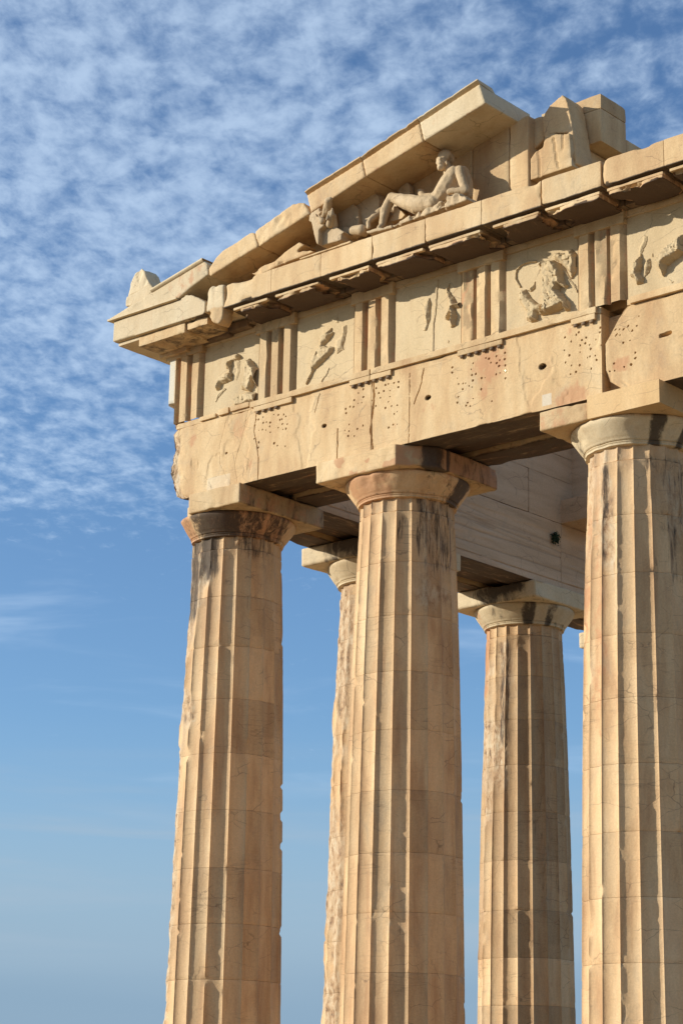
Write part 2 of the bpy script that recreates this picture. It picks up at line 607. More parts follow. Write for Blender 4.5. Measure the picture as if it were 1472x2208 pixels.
# ------------------------------------------------------------------ setting: ground and steps
gv = []
n = 60
xs = np.concatenate([-np.geomspace(60, 4000, 14)[::-1], np.linspace(-50, 50, 41), np.geomspace(60, 4000, 14)])
X, Y = np.meshgrid(xs, xs, indexing='ij')
rr = np.hypot(X, Y)
Z = -1.75 + 0.05 * fbm(np.stack([X.ravel(), Y.ravel(), X.ravel() * 0], 1), 0.35, 3, 3).reshape(X.shape) - ss(rr, 70, 900) * 60
GV = np.stack([X.ravel(), Y.ravel(), Z.ravel()], 1)
k = len(xs)
ii, jj = np.meshgrid(np.arange(k - 1), np.arange(k - 1), indexing='ij')
ii, jj = ii.ravel(), jj.ravel()
GF = np.stack([ii * k + jj, (ii + 1) * k + jj, (ii + 1) * k + jj + 1, ii * k + jj + 1], 1)
structure(mk('ground', GV, GF, M_GROUND, loc=(0, 0, -1.75)))
for i, nm in enumerate(('ground_step', 'ground_step', 'ground_platform')):
    off = 1.05 + 0.7 * (2 - i)
    structure(stone(nm, (-off, -off, -1.66 + 0.553 * i), (30, 40, -1.66 + 0.553 * (i + 1)), M_FRONT_V, res=1.2, R0=0.01, chip=0, disp=0.0))

# ------------------------------------------------------------------ columns
S1, S2 = 3.69, 4.296
ZC, ZA, ZN = 10.43, 10.085, 9.50
R_Z = [0, 1.0, 2.0, 3.5, 5.0, 6.2, 7.2, 7.9, 8.6, 9.1, 9.5, 9.8]
R_R = [.955, .940, .923, .901, .876, .852, .828, .808, .783, .762, .742, .735]
JOINTS = [0, .87, 1.75, 2.60, 3.45, 4.31, 5.22, 6.12, 7.0, 7.86, 8.70, ZN]


def adiff(a, b):
    return (a - b + 180) % 360 - 180


def fluted(z0, z1, dz, col, seed, top_close=False):
    """one fluted drum around the origin; returns V, F, attrs"""
    nq = 12
    NT_ = 20 * nq
    # degrees from -Y towards +X, arris first, denser near the arrises
    th = 9.0 + np.repeat(np.arange(20) * 18.0, nq) + np.tile(9.0 * (1 - np.cos(np.pi * np.arange(nq) / nq)), 20)
    zs = [z0, z0 + 0.012] + list(np.linspace(z0 + 0.012, z1 - 0.012, max(2, int((z1 - z0) / dz)))[1:-1]) + [z1 - 0.012, z1]
    zs = np.array(zs)
    TH, ZZ = np.meshgrid(th, zs)
    TH, ZZ = TH.ravel(), ZZ.ravel()
    R = np.interp(ZZ, R_Z, R_R) * col.get('scale', 1.0)
    tt = ((TH - 9.0 + 1e-7) % 18.0) / 9.0 - 1.0                     # -1 at one arris, 0 mid flute, 1 at next
    dep = 0.055 * R / 0.9
    fl = dep * np.clip(1 - tt ** 2, 0, 1) ** 0.62
    ex, ey = np.sin(np.radians(TH)), -np.cos(np.radians(TH))
    P = np.stack([ex * R, ey * R, ZZ], 1) + np.array([col['x'] * 1.7, col['y'] * 1.3, 0])
    # chips on the arrises
    arr = np.round((TH - 9) / 18.0 + 1e-6) * 18.0
    Q = np.stack([arr * 0.37 + col['x'] * 3 + col['y'], ZZ * 4.2, arr * 0 + col['x']], 1)
    jd = np.min(np.abs(ZZ[:, None] - np.array(JOINTS)[None]), axis=1)
    chipn = fbm(Q, 1.0, 4, 31) + 0.16 * np.exp(-(jd / 0.07) ** 2) + 0.22 * fbm(P, 7, 3, 5)
    c = 0.03 + 0.8 * ss(chipn, 0.38, 0.58) + 0.05 * ss(fbm(Q, 3.0, 2, 33), 0.1, 0.5)
    rough = np.zeros_like(R)
    soot = np.zeros_like(R)
    rust = np.zeros_like(R)
    pale = np.zeros_like(R)
    for (ac, aw, za, zb, s) in col.get('rough', []):
        mk_ = np.exp(-(adiff(TH, ac) / aw) ** 4) * ss(ZZ, za - 0.15, za + 0.15) * (1 - ss(ZZ, zb - 0.2, zb + 0.2))
        rough = np.maximum(rough, s * mk_ * ss(fbm(P, 1.1, 4, 77), -0.35, 0.15))
    for key, arrx in (('soot', soot), ('rust', rust), ('pale', pale)):
        for (ac, aw, za, zb, s) in col.get(key, []):
            mk_ = np.exp(-(adiff(TH, ac) / aw) ** 4) * ss(ZZ, za - 0.25, za + 0.25) * (1 - ss(ZZ, zb - 0.1, zb + 0.1))
            np.maximum(arrx, s * mk_, out=arrx)
    c = np.clip(np.maximum(c, rough * (0.75 + 0.5 * fbm(P, 5, 3, 8))), 0, 1.25)
    depth = np.maximum(fl, dep * c * 0.95)
    depth = depth + rough * (0.012 + 0.034 * fbm(P * np.array([1, 1, .6]), 6.0, 5, 21, 0.75))
    depth = depth + 0.0025 * fbm(P, 6, 3, 2)
    if top_close:                                             # flutes run out under the neck joint
        zt = (ZZ - z0) / (z1 - z0)
        depth = depth * (1 - 0.55 * ss(zt, 0.75, 1.0))
    jw = np.random.default_rng(int(z0 * 100) + int(col['x'] * 7 + col['y'] * 3)).uniform(0.001, 0.0055)
    depth[ZZ <= z0 + 1e-6] += jw
    depth[ZZ >= z1 - 1e-6] += jw + (.012 if top_close else 0)
    Rr = R - depth
    V = np.stack([ex * Rr, ey * Rr, ZZ], 1)
    nr = len(zs)
    r0 = np.arange(nr - 1)[:, None] * NT_
    a = np.arange(NT_)[None]
    b = (a + 1) % NT_
    F = np.stack([(r0 + a).ravel(), (r0 + b).ravel(), (r0 + NT_ + b).ravel(), (r0 + NT_ + a).ravel()], 1)
    # caps as quads to a tiny inner ring
    cb = len(V)
    inner = []
    for zz, first in ((zs[0], 0), (zs[-1], (nr - 1) * NT_)):
        base = len(V) + len(inner) * 0
    Vi = np.concatenate([V, np.stack([ex[:NT_] * 0.3, ey[:NT_] * 0.3, np.full(NT_, zs[0])], 1), np.stack([ex[:NT_] * 0.3, ey[:NT_] * 0.3, np.full(NT_, zs[-1])], 1)])
    a = np.arange(NT_)
    b = (a + 1) % NT_
    top = (nr - 1) * NT_
    F = np.concatenate([F, np.stack([cb + a, cb + b, b, a], 1), np.stack([top + a, top + b, cb + NT_ + b, cb + NT_ + a], 1)])
    pad = np.zeros(2 * NT_)
    dt = col.get('drum_tone', 0.035)
    rs = np.random.default_rng(seed * 13 + 5)
    tone = np.full(len(Vi), rs.uniform(-dt, dt * 0.5) + col.get('tone', 0))
    fi = np.floor((TH - 9.0) / 18.0 + 1e-6).astype(int) % 20
    tone[:len(TH)] += (rs.uniform(-.17, .07, 20) * (rs.random(20) < .8))[fi]
    cutz = rs.uniform(z0, z1, 20)                              # mended or stained halves of a flute
    tone[:len(TH)] += np.where((ZZ > cutz[fi]), (rs.uniform(-.12, .04, 20) * (rs.random(20) < .35))[fi], 0)
    pit = np.clip(rough * 1.1, 0, 1)
    for (ac, aw, za, zb, s) in col.get('pit', []):
        mk_ = np.exp(-(adiff(TH, ac) / aw) ** 4) * ss(ZZ, za - 0.25, za + 0.25) * (1 - ss(ZZ, zb - 0.1, zb + 0.1))
        pit = np.maximum(pit, s * mk_ * ss(fbm(P, 1.5, 4, 66), -.35, .1))
    rust = np.maximum(rust, rough * 0.5)
    at_ = {'soot': np.concatenate([soot, pad]), 'rust': np.concatenate([rust, pad]), 'pit': np.concatenate([pit, pad]), 'pale': np.concatenate([np.maximum(pale, rough * 0.35 * ss(fbm(P, 3, 3, 55), -0.1, 0.4)), pad]), 'tone': tone}
    return Vi, F, at_


def lathe(prof, nth, seed, wear, col, sootf):
    """profile [(r,z)] with wear noise"""
    pr = np.array(prof)
    d = np.concatenate([[0], np.cumsum(np.hypot(*np.diff(pr, axis=0).T))])
    s = np.linspace(0, d[-1], int(d[-1] / 0.022) + 2)
    r_, z_ = np.interp(s, d, pr[:, 0]), np.interp(s, d, pr[:, 1])
    th = np.arange(nth) * 360.0 / nth
    TH, RR = np.meshgrid(th, r_)
    _, ZZ = np.meshgrid(th, z_)
    TH, RR, ZZ = TH.ravel(), RR.ravel(), ZZ.ravel()
    ex, ey = np.sin(np.radians(TH)), -np.cos(np.radians(TH))
    P = np.stack([ex * RR + col['x'] * 1.7, ey * RR + col['y'] * 1.3, ZZ], 1)
    w = wear * (0.006 + 0.05 * ss(fbm(P, 1.6, 4, seed), 0.15, 0.6)) * (1 + 0.6 * fbm(P, 6, 3, seed + 1)) + 0.004 * fbm(P, 4, 3, seed + 2)
    for (ac, aw, amt) in col.get('cap_break', []):
        w = w + amt * np.exp(-(adiff(TH, ac) / aw) ** 4) * (0.8 + 0.5 * fbm(P, 4, 4, seed + 6)) * ss(RR, 0.70, 0.9)
    RR2 = RR - w
    V = np.stack([ex * RR2, ey * RR2, ZZ], 1)
    nr = len(s)
    r0 = np.arange(nr - 1)[:, None] * nth
    a = np.arange(nth)[None]
    b = (a + 1) % nth
    F = np.stack([(r0 + a).ravel(), (r0 + b).ravel(), (r0 + nth + b).ravel(), (r0 + nth + a).ravel()], 1)
    return V, F, sootf(TH, ZZ, P)


def masks(TH, ZZ, P, spec):
    o = {'soot': .42 * (ZZ < 9.80) + .35 * ss(ZZ, 10.0, 10.08), 'rust': np.full_like(TH, .22), 'pale': np.zeros_like(TH)}
    for k, ac, aw, s in spec:
        o[k] = np.maximum(o[k], s * np.exp(-(adiff(TH, ac) / aw) ** 4))
    return o


def column(col, label, seed):
    x, y = col['x'], col['y']
    root = empty('doric_column', label, 'column', (x, y, 0.0), 'fluted columns of the ruined temple')
    T = np.array([x, y, 0.0])
    for i in range(len(JOINTS) - 1):
        z0, z1 = JOINTS[i], JOINTS[i + 1]
        V, F, at_ = fluted(z0 + 0.0015, z1 - 0.0015, 0.05 if z1 > 1.6 else 0.2, col, seed + i, i == 10)
        mk('drum', V + T, F, M_COL, root, at_, 50)
    V, F, at_ = fluted(ZN + 0.004, 9.715, 0.03, dict(col, rough=[(a, b, c_, 10, s) for a, b, c_, d_, s in col.get('rough', []) if d_ > 9.4], tone=0.02), seed + 20)
    mk('necking', V + T, F, M_COL, root, at_, 50)
    prof = [(0.60, 9.705), (0.745, 9.705), (0.775, 9.715), (0.775, 9.735), (0.765, 9.74), (0.79, 9.745), (0.79, 9.765), (0.78, 9.77), (0.805, 9.775), (0.81, 9.80),
            (0.84, 9.83), (0.89, 9.90), (0.94, 9.97), (0.972, 10.02), (0.985, 10.055), (0.970, 10.083), (0.4, 10.083)]
    V, F, at_ = lathe(prof, 220, seed + 3, col.get('cap_wear', 0.6), col, lambda TH, ZZ, P: masks(TH, ZZ, P, col.get('cap', [])))
    mk('echinus', V + T, F, col.get('cap_mat', M_COL), root, at_, 60)
    return root


def abacus_attrs(soot_side=0.0, rust_front=0.0, x0=0, y0=0, soot_front=0.0, s_from=0.0):
    def f(V, N):
        sx = np.clip(N[:, 0], 0, 1) * soot_side * ss(fbm(V, 1.2, 2, 4), -0.5, 0.2)
        fr = np.clip(-N[:, 1], 0, 1)
        below = np.clip(-N[:, 2], 0, 1) * 0.35
        return {'soot': np.maximum(np.maximum(sx, below), fr * soot_front * ss(V[:, 0] - x0, s_from, s_from + 0.5)), 'rust': fr * rust_front + np.clip(N[:, 0], 0, 1) * 0.25}
    return f


COLS = []
c1 = dict(x=0, y=0, rough=[(-46, 22, 0, 12, 0.95), (-25, 24, 6.6, 9.6, 0.8), (0, 16, 8.9, 9.6, 0.7)], soot=[(-30, 26, 8.3, 9.8, 0.8), (5, 20, 8.95, 9.8, 0.95), (70, 40, 9.3, 9.8, 0.6)],
          cap=[('soot', 22, 36, .95), ('soot', 60, 20, .72), ('soot', 92, 22, 0.72), ('rust', -30, 20, 1.0), ('rust', 60, 60, .8), ('soot', -20, 12, 0.5)], cap_break=[(-62, 22, 0.14)], cap_wear=1.0, rust=[(-40, 22, 3, 9.5, 0.45)], scale=1.006)
c2 = dict(x=S1, y=0, rough=[(86, 36, 8.6, 9.6, 0.5), (-45, 10, 1, 3.2, 0.4)], pit=[(82, 34, 8.0, 9.6, .7), (28, 8, 8.7, 9.5, .4)], soot=[(86, 36, 8.5, 9.8, 0.60), (58, 10, 8.7, 9.8, .66), (32, 10, 8.8, 9.5, 0.5), (20, 60, 9.2, 9.8, 0.3)],
          cap=[('rust', -5, 36, 0.85), ('soot', 106, 17, 0.95), ('rust', 75, 25, 0.45), ('soot', 62, 5, .5), ('soot', 84, 5, .5)], cap_wear=0.75, rust=[(-30, 20, 6.5, 9.3, 0.2)])
c3 = dict(x=S1 + S2, y=0, rough=[(-42, 20, 6.5, 9.6, 0.8), (-12, 9, 8.3, 9.6, 0.65), (45, 60, 8.9, 9.6, 0.3)], pit=[(85, 30, 7.2, 9.6, .45), (-8, 14, 7.6, 9.5, .7)], soot=[(80, 44, 7.6, 9.6, 0.5), (-9, 8, 8.0, 9.5, 0.62), (45, 8, 9.2, 9.6, 0.6)],
          cap=[('soot', 50, 9, 0.8), ('soot', 80, 6, 0.9), ('soot', -45, 10, 0.5)], cap_wear=0.8, cap_mat=M_PALE, rust=[(-15, 14, 5.5, 9.0, 0.55), (-45, 20, 7, 9, 0.6)])
f2 = dict(x=0, y=S1, rough=[(-30, 34, 0, 12, 0.9)], cap=[('soot', 20, 30, 0.3)], cap_wear=0.9, cap_mat=M_PALE, rust=[(-20, 40, 4, 9.5, 0.4)], soot=[(-15, 30, 5, 9.3, 0.4)])
f3 = dict(x=0, y=S1 + S2, rough=[(-38, 26, 5.9, 9.0, 0.8), (-5, 14, 6.9, 8.8, 0.7), (-40, 20, 0, 6, 0.25), (14, 7, 8.2, 9.2, 0.6)], soot=[(6, 12, 7.2, 9.4, 0.6), (20, 20, 6.0, 9.4, 0.35), (80, 60, 4.5, 8.6, 0.36)], pit=[(4, 12, 6.5, 9.4, .6)],
          cap=[('soot', 42, 10, 0.9), ('soot', 72, 8, 0.7), ('rust', -40, 14, 0.6), ('soot', 0, 12, 0.55)], cap_wear=0.7, cap_mat=M_PALE, rust=[(-45, 18, 8.4, 9.8, 1.0), (70, 50, 0, 8, 0.35)], drum_tone=0.12, tone=-0.10)
f4 = dict(x=0, y=S1 + 2 * S2, rough=[(-40, 30, 0, 12, 0.7)], cap_wear=0.9, cap_mat=M_PALE)
C1 = column(c1, 'corner column of the facade, its capital black with soot under a broken abacus', 100)
C2 = column(c2, 'second facade column from the corner, rust streaked echinus under a chipped brown abacus', 140)
C3 = column(c3, 'nearest and widest column, cut by the right edge, under a half renewed abacus', 180)
F2 = column(f2, 'rear flank column mostly hidden behind the second facade column', 220)
F3 = column(f3, 'rear flank column standing clear between two facade columns, dark brown shaded drums', 260)
F4 = column(f4, 'farthest flank column, only a sliver of capital showing beside the nearest column', 300)


def plan(col_, pts):
    return [(col_['x'] + a, col_['y'] + b) for a, b in pts]


A_ = 1.02
prism('abacus', plan(c1, [(-.15, -A_), (A_, -A_), (A_, A_), (-A_, A_), (-A_, .1), (-.72, -.5), (-.2, -.72)]), 'z', ZA, ZC - .004, M_FRONT_V, C1, 0.022, 0.014, seed=1,
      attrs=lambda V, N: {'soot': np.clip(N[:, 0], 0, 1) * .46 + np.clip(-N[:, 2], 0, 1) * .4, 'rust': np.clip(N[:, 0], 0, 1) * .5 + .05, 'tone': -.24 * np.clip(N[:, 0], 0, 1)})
prism('abacus', plan(c2, [(-A_, -A_), (.60, -A_), (.70, -.86), (A_, -.52), (A_, .96), (.94, A_), (-A_, A_)]), 'z', ZA, ZC - .004, M_FRONT_V, C2, 0.022, 0.015, seed=2,
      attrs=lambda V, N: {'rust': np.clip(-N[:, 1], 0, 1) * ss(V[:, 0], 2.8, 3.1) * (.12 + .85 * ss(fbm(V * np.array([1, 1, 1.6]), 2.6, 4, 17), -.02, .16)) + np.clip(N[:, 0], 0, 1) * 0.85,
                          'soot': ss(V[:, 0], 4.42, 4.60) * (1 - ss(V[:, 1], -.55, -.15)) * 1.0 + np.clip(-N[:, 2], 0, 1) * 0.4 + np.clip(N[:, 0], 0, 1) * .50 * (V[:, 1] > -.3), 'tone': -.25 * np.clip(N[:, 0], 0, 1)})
xs3 = S1 + S2
prism('abacus', plan(c3, [(-A_, -A_ + .02), (-.19, -A_ + .02), (-.19, A_), (-A_, A_)]), 'z', ZA, ZC - .06, M_FRONT_V, C3, 0.022, 0.012, seed=3,
      attrs=lambda V, N: {'rust': np.clip(-N[:, 1], 0, 1) * 0.55, 'soot': np.clip(-N[:, 2], 0, 1) * 0.3})
o = stone('repair_piece', (xs3 - .18, -A_, ZA + .002), (xs3 + A_, A_, ZC - .004), M_NEW, C3, res=0.06, R0=0.003, chip=0.012, disp=0.001, seed=9)
o['label'] = 'smooth new marble insert in the old abacus'
for cc, rt, sd in ((f2, F2, 4), (f3, F3, 5), (f4, F4, 6)):
    prism('abacus', plan(cc, [(-A_, -A_), (A_, -A_), (A_, A_), (-A_, A_)]), 'z', ZA, ZC - .004, M_PALE, rt, 0.03, 0.014, seed=sd,
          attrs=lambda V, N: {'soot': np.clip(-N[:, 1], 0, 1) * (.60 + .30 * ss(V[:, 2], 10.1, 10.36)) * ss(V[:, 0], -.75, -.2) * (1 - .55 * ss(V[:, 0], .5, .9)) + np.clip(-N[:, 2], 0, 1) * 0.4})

# ------------------------------------------------------------------ architrave
ZT = 11.78                                                    # top of the architrave
holes, cracks, pits, rustb, paleb = [], [], [], [], []
rs = np.random.default_rng(4)
for xc, x0, x1, rows in ((1.62, -.42, .36, 7), (3.72, -.55, .52, 8), (5.86, -.55, .50, 8), (7.75, -.40, .24, 7), (8.50, -.42, .10, 8)):
    for r in range(rows):
        z = 11.47 - 0.098 * r - 0.01 * rs.random()
        for xx in np.arange(x0, x1, 0.088):
            edge = abs(xx - (x0 + x1) / 2) / ((x1 - x0) / 2)
            if rs.random() < 0.62 - 0.05 * r - 0.15 * (r > 3) * (1 - edge):
                holes.append((xc + xx + rs.normal(0, .014), z + rs.normal(0, .016), rs.uniform(.006, .016)))
for qx, qy, r in ((1167, 790, .075), (922, 857, .062), (699, 918, .055), (487, 977, .03)):
    xx, zz = at(qx, qy, -.9)
    pits.append((xx, zz, r))


def pxline(pts, w, d, Y=-.9):
    cracks.append(([at(a, b, Y) for a, b in pts], w, d))


pxline([(1422, 724), (1442, 717)], .035, .10)
pxline([(728, 925), (727, 975), (726, 1002)], .012, .05)
pxline([(804, 812), (806, 850), (803, 890), (800, 905), (799, 930), (803, 968)], .02, .07)
pxline([(883, 805), (882, 880), (880, 955)], .007, .02)
pxline([(913, 795), (908, 825), (893, 870)], .014, .03)
pxline([(555, 872), (548, 930), (557, 985), (556, 1036)], .010, .02)
pxline([(490, 900), (474, 960), (474, 1000), (490, 1030), (520, 1045)], .008, .006)
pxline([(690, 848), (678, 890)], .008, .015)
pxline([(535, 880), (520, 950), (505, 1000), (510, 1040)], .010, .006)
for qx, qy, r, s in ((1055, 790, .42, .9), (1230, 850, .28, .9), (1335, 785, .16, 1.0), (925, 885, .24, .55), (1210, 868, .18, .9), (1040, 850, .22, .6), (520, 930, .35, .55), (410, 950, .16, .7), (1400, 700, .3, .45), (850, 915, .14, .5), (540, 1000, .14, .6), (1225, 715, .10, .7)):
    rustb.append((*at(qx, qy, -.9), r, s))
paleb.append((*at(1178, 862, -.9), .085, .6))
paleb.append((*at(470, 1058, -.9), .26, .25))


def seg_d(x, z, pts):
    d = np.full_like(x, 9.0)
    for (ax, az), (bx, bz) in zip(pts[:-1], pts[1:]):
        vx, vz = bx - ax, bz - az
        t = np.clip(((x - ax) * vx + (z - az) * vz) / (vx * vx + vz * vz + 1e-9), 0, 1)
        d = np.minimum(d, np.hypot(x - ax - t * vx, z - az - t * vz))
    return d


def front_detail(V, nrm, V0):
    V = V.copy()
    fr = nrm[:, 1] < -0.75
    x, z = V0[:, 0], V0[:, 2]
    wob = 0.012 * fbm(np.stack([x, z * 0, z], 1), 9, 3, 4)
    dep = np.zeros(len(V))
    idx = np.where(fr)[0]
    xf, zf = x[idx], z[idx]
    dd = np.zeros(len(idx))
    soot = np.zeros(len(idx))
    for (a, b, r) in holes:
        if xf.min() - .1 < a < xf.max() + .1:
            q = np.hypot(xf - a, zf - b)
            dd = np.maximum(dd, 0.05 * (q < r))
    for (a, b, r) in pits:
        if xf.min() - .1 < a < xf.max() + .1:
            q = np.hypot(xf - a, (zf - b) * 1.5) + wob[idx] * 1.2
            dd = np.maximum(dd, 0.12 * (1 - ss(q, r * 0.5, r)))
            soot = np.maximum(soot, 0.75 * (q < r * 0.9))
    for pts, w, d in cracks:
        q = seg_d(xf + wob[idx], zf, pts)
        wv = w * (0.6 + 0.9 * np.abs(fbm(np.stack([xf * 0, zf * 0, zf], 1), 6, 3, 3 + int(w * 1e4))))
        dd = np.maximum(dd, d * (1 - ss(q, wv * 0.4, wv)))
    # shallow spalls
    sp = ss(fbm(np.stack([xf, zf * 0, zf * 0.7], 1), 1.3, 5, 60), 0.22, 0.30)
    dd = dd + 0.010 * sp + 0.006 * fbm(np.stack([xf, zf * 0, zf], 1), 5, 4, 61)
    V[idx, 1] += dd
    rust = np.zeros(len(V))
    pale = np.zeros(len(V))
    so = np.zeros(len(V))
    for a, b, r, s in rustb:
        rust = np.maximum(rust, fr * s * np.exp(-(np.hypot(x - a, (z - b)) / r) ** 2))
    for a, b, r, s in paleb:
        pale = np.maximum(pale, fr * s * (np.maximum(np.abs(x - a), np.abs(z - b)) < r))
    rust = np.maximum(rust, fr * 0.18)
    so[idx] = soot
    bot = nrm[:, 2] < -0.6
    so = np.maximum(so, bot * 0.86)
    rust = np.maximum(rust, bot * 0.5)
    # thin soot under the taenia
    return V, {'rust': rust, 'pale': pale, 'soot': so}


def arch_front(name_lo, name_hi, label, seed, post2=None):
    lo = (name_lo, -.90, ZC)
    hi = (name_hi, -.30, ZT - .1)
    xs_ = lin(lo[0], hi[0], 0.0092)
    zs_ = lin(lo[2], hi[2], 0.0092)

    def post(V, nrm, V0):
        V, a = front_detail(V, nrm, V0)
        if post2:
            V, a = post2(V, nrm, V0, a)
        return V, a
    o = stone('architrave_block', lo, hi, M_FRONT, post=post, xs=xs_, ys=lin(-.90, -.30, 0.06), zs=zs_, R0=0.004, chip=0.05, disp=0.003, seed=seed)
    return tag(o, label, 'architrave', 'front architrave blocks')


def eat_corner(V, nrm, V0, a):
    # the weathered south-east corner: eaten back in a wavering line
    z = V0[:, 2]
    edge = np.interp(z, [10.40, 10.50, 10.68, 11.05, 11.35, 11.62, 11.72], [-.40, -.58, -.69, -.73, -.70, -.72, -.60])
    edge = edge + 0.075 * fbm(np.stack([z * 0, V0[:, 1], z], 1), 3, 5, 71, .6)
    x0 = V0[:, 0]
    k = np.clip((x0 + .9) / 0.9, 0, 1)
    V = V.copy()
    V[:, 0] += (edge + .9) * (1 - k) ** 1.0
    d = np.clip(1 - (V[:, 0] - edge) / (0.36 + .25 * fbm(V0, 1.5, 3, 78)), 0, 1)
    V[:, 1] += (nrm[:, 1] < -.5) * d ** 1.5 * (0.05 + 0.09 * fbm(V0, 4.5, 5, 72, .6))
    a['rust'] = np.maximum(a['rust'], 0.55 * d)
    a['pit'] = .95 * d ** .6 * ss(fbm(V0 * np.array([1, 1, .6]), 2.2, 4, 76), -.15, .25)
    a['soot'] = np.maximum(a['soot'], 0.34 * d * ss(fbm(V0, 2.5, 3, 75), -0.2, 0.3))
    # the patch right of the crack lies a little deeper
    return V, a


AR1 = arch_front(-.90, 3.690, 'corner architrave block with an eaten away left end and two fields of drilled holes', 1, eat_corner)
AR2 = arch_front(3.696, 7.985, 'middle architrave block with pinkish patina around its drilled holes and a white square patch', 2)


def eat_left(V, nrm, V0, a):
    z = V0[:, 2]
    e = np.interp(z, [10.43, 10.50, 10.62, 10.80, 11.20, 11.45, 11.62, 11.70], [8.36, 8.26, 8.10, 8.04, 8.04, 8.22, 8.34, 8.44]) + 0.02 * fbm(np.stack([z * 0, V0[:, 1], z], 1), 5, 3, 81)
    V = V.copy()
    k = np.clip((V0[:, 0] - 8.03) / 0.9, 0, 1)
    V[:, 0] += np.maximum(e - 8.03, 0) * (1 - k) * (V0[:, 1] < -.4)
    V[:, 1] += 0.02
    return V, a


AR3 = arch_front(8.03, 10.6, 'right-hand architrave block, its upper left corner broken off beside a dark gap', 3, eat_left)
stone('joint_core', (7.9, -.70, ZC + .01), (8.6, -.36, ZT - .11), M_FRONT_V, AR3, res=0.06, seed=44, disp=0.03)


def strip(parent, x0, x1, z0, z1, y0, seed, name, chip=0.03, mat=None):
    return stone(name, (x0, y0, z0), (x1, -.895 if y0 < -.895 else y0 + .08, z1), mat or M_FRONT_V, parent, res=0.028, R0=0.006, chip=chip, freq=3.5, disp=0.004, seed=seed)


strip(AR1, 1.12, 3.687, ZT - .098, ZT, -.955, 5, 'taenia')
strip(AR1, -.05, .32, ZT - .085, ZT - .01, -.94, 6, 'taenia', .08)
strip(AR1, .38, .62, ZT - .075, ZT + .03, -.945, 61, 'taenia', .07)
strip(AR1, .66, 1.08, ZT - .06, ZT + .03, -.935, 62, 'taenia', .07)
strip(AR2, 3.70, 7.93, ZT - .098, ZT, -.955, 7, 'taenia')
strip(AR3, 8.50, 10.6, ZT - .10, ZT, -.945, 8, 'taenia')
# the band behind the taenia (top of the architrave)
for pr_, a, b in ((AR1, -.66, 3.689), (AR2, 3.697, 7.984), (AR3, 8.42, 10.6)):
    stone('top_band', (a, -.893, ZT - .099), (b, -.31, ZT - .003), M_FRONT_V, pr_, res=0.06, R0=0.01, chip=0.03, seed=int(a * 10) + 50)
for xc, pr_, full in ((1.62, AR1, 3), (S1 - .215, AR1, 3), (S1 + .215, AR2, 3), (5.84, AR2, 6), (7.70, AR2, 3)):
    if full == 6:
        x0, x1 = xc - .42, xc + .42
    elif xc == 1.62:
        x0, x1 = xc - .42, xc + .42
    else:
        x0, x1 = xc - .208, xc + .208
    reg = strip(pr_, x0, x1, ZT - .185, ZT - .1, -.948, int(xc * 7), 'regula', .03)
    k = 6 if (x1 - x0) > .6 else 3
    for j in range(k):
        gx = x0 + (x1 - x0) * (j + .5) / k
        if xc == 1.62 and j > 3:
            continue
        th = np.arange(10) / 10 * 2 * math.pi
        V = np.concatenate([np.stack([gx + r * np.cos(th), -.925 + r * np.sin(th) * .55, np.full(10, zz)], 1) for r, zz in ((.036, ZT - .186), (.04, ZT - .205), (.026 + .01 * rs.random(), ZT - .222 - .012 * rs.random()), (.004, ZT - .226))])
        Fq = np.concatenate([np.stack([np.arange(10) + 10 * q_, (np.arange(10) + 1) % 10 + 10 * q_, (np.arange(10) + 1) % 10 + 10 * (q_ + 1), np.arange(10) + 10 * (q_ + 1)], 1) for q_ in range(3)])
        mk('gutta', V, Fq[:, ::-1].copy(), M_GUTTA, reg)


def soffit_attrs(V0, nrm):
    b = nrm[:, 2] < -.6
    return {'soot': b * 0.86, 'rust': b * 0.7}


def beam(lo, hi, mat, label, seed, group='inner architrave beams', name='architrave_beam', res=0.09, **kw):
    return tag(stone(name, lo, hi, mat, attrs=soffit_attrs, res=res, R0=0.015, chip=0.06, seed=seed, **kw), label, 'beam', group)


beam((-.88, -.25, ZC + .09), (3.68, .28, ZT), M_FRONT, 'middle beam of the front architrave between corner and second column, streaked soffit', 11)
beam((.95, .31, ZC + .005), (3.68, .90, ZT), M_FRONT, 'back beam of the front architrave between corner and second column', 12)
beam((3.70, -.25, ZC + .10), (7.98, .28, ZT), M_FRONT, 'middle beam over the second and nearest columns with black streaked soffit', 13)
beam((3.70, .33, ZC + .02), (7.98, .90, ZT), M_FRONT, 'back beam over the second and nearest columns, sooty underside', 14)
beam((8.0, -.25, ZC + .09), (10.6, .28, ZT), M_FRONT, 'middle beam of the front architrave at the right edge', 15)
beam((8.0, .31, ZC + .0), (10.6, .90, ZT), M_FRONT, 'back beam of the front architrave at the right edge', 16)
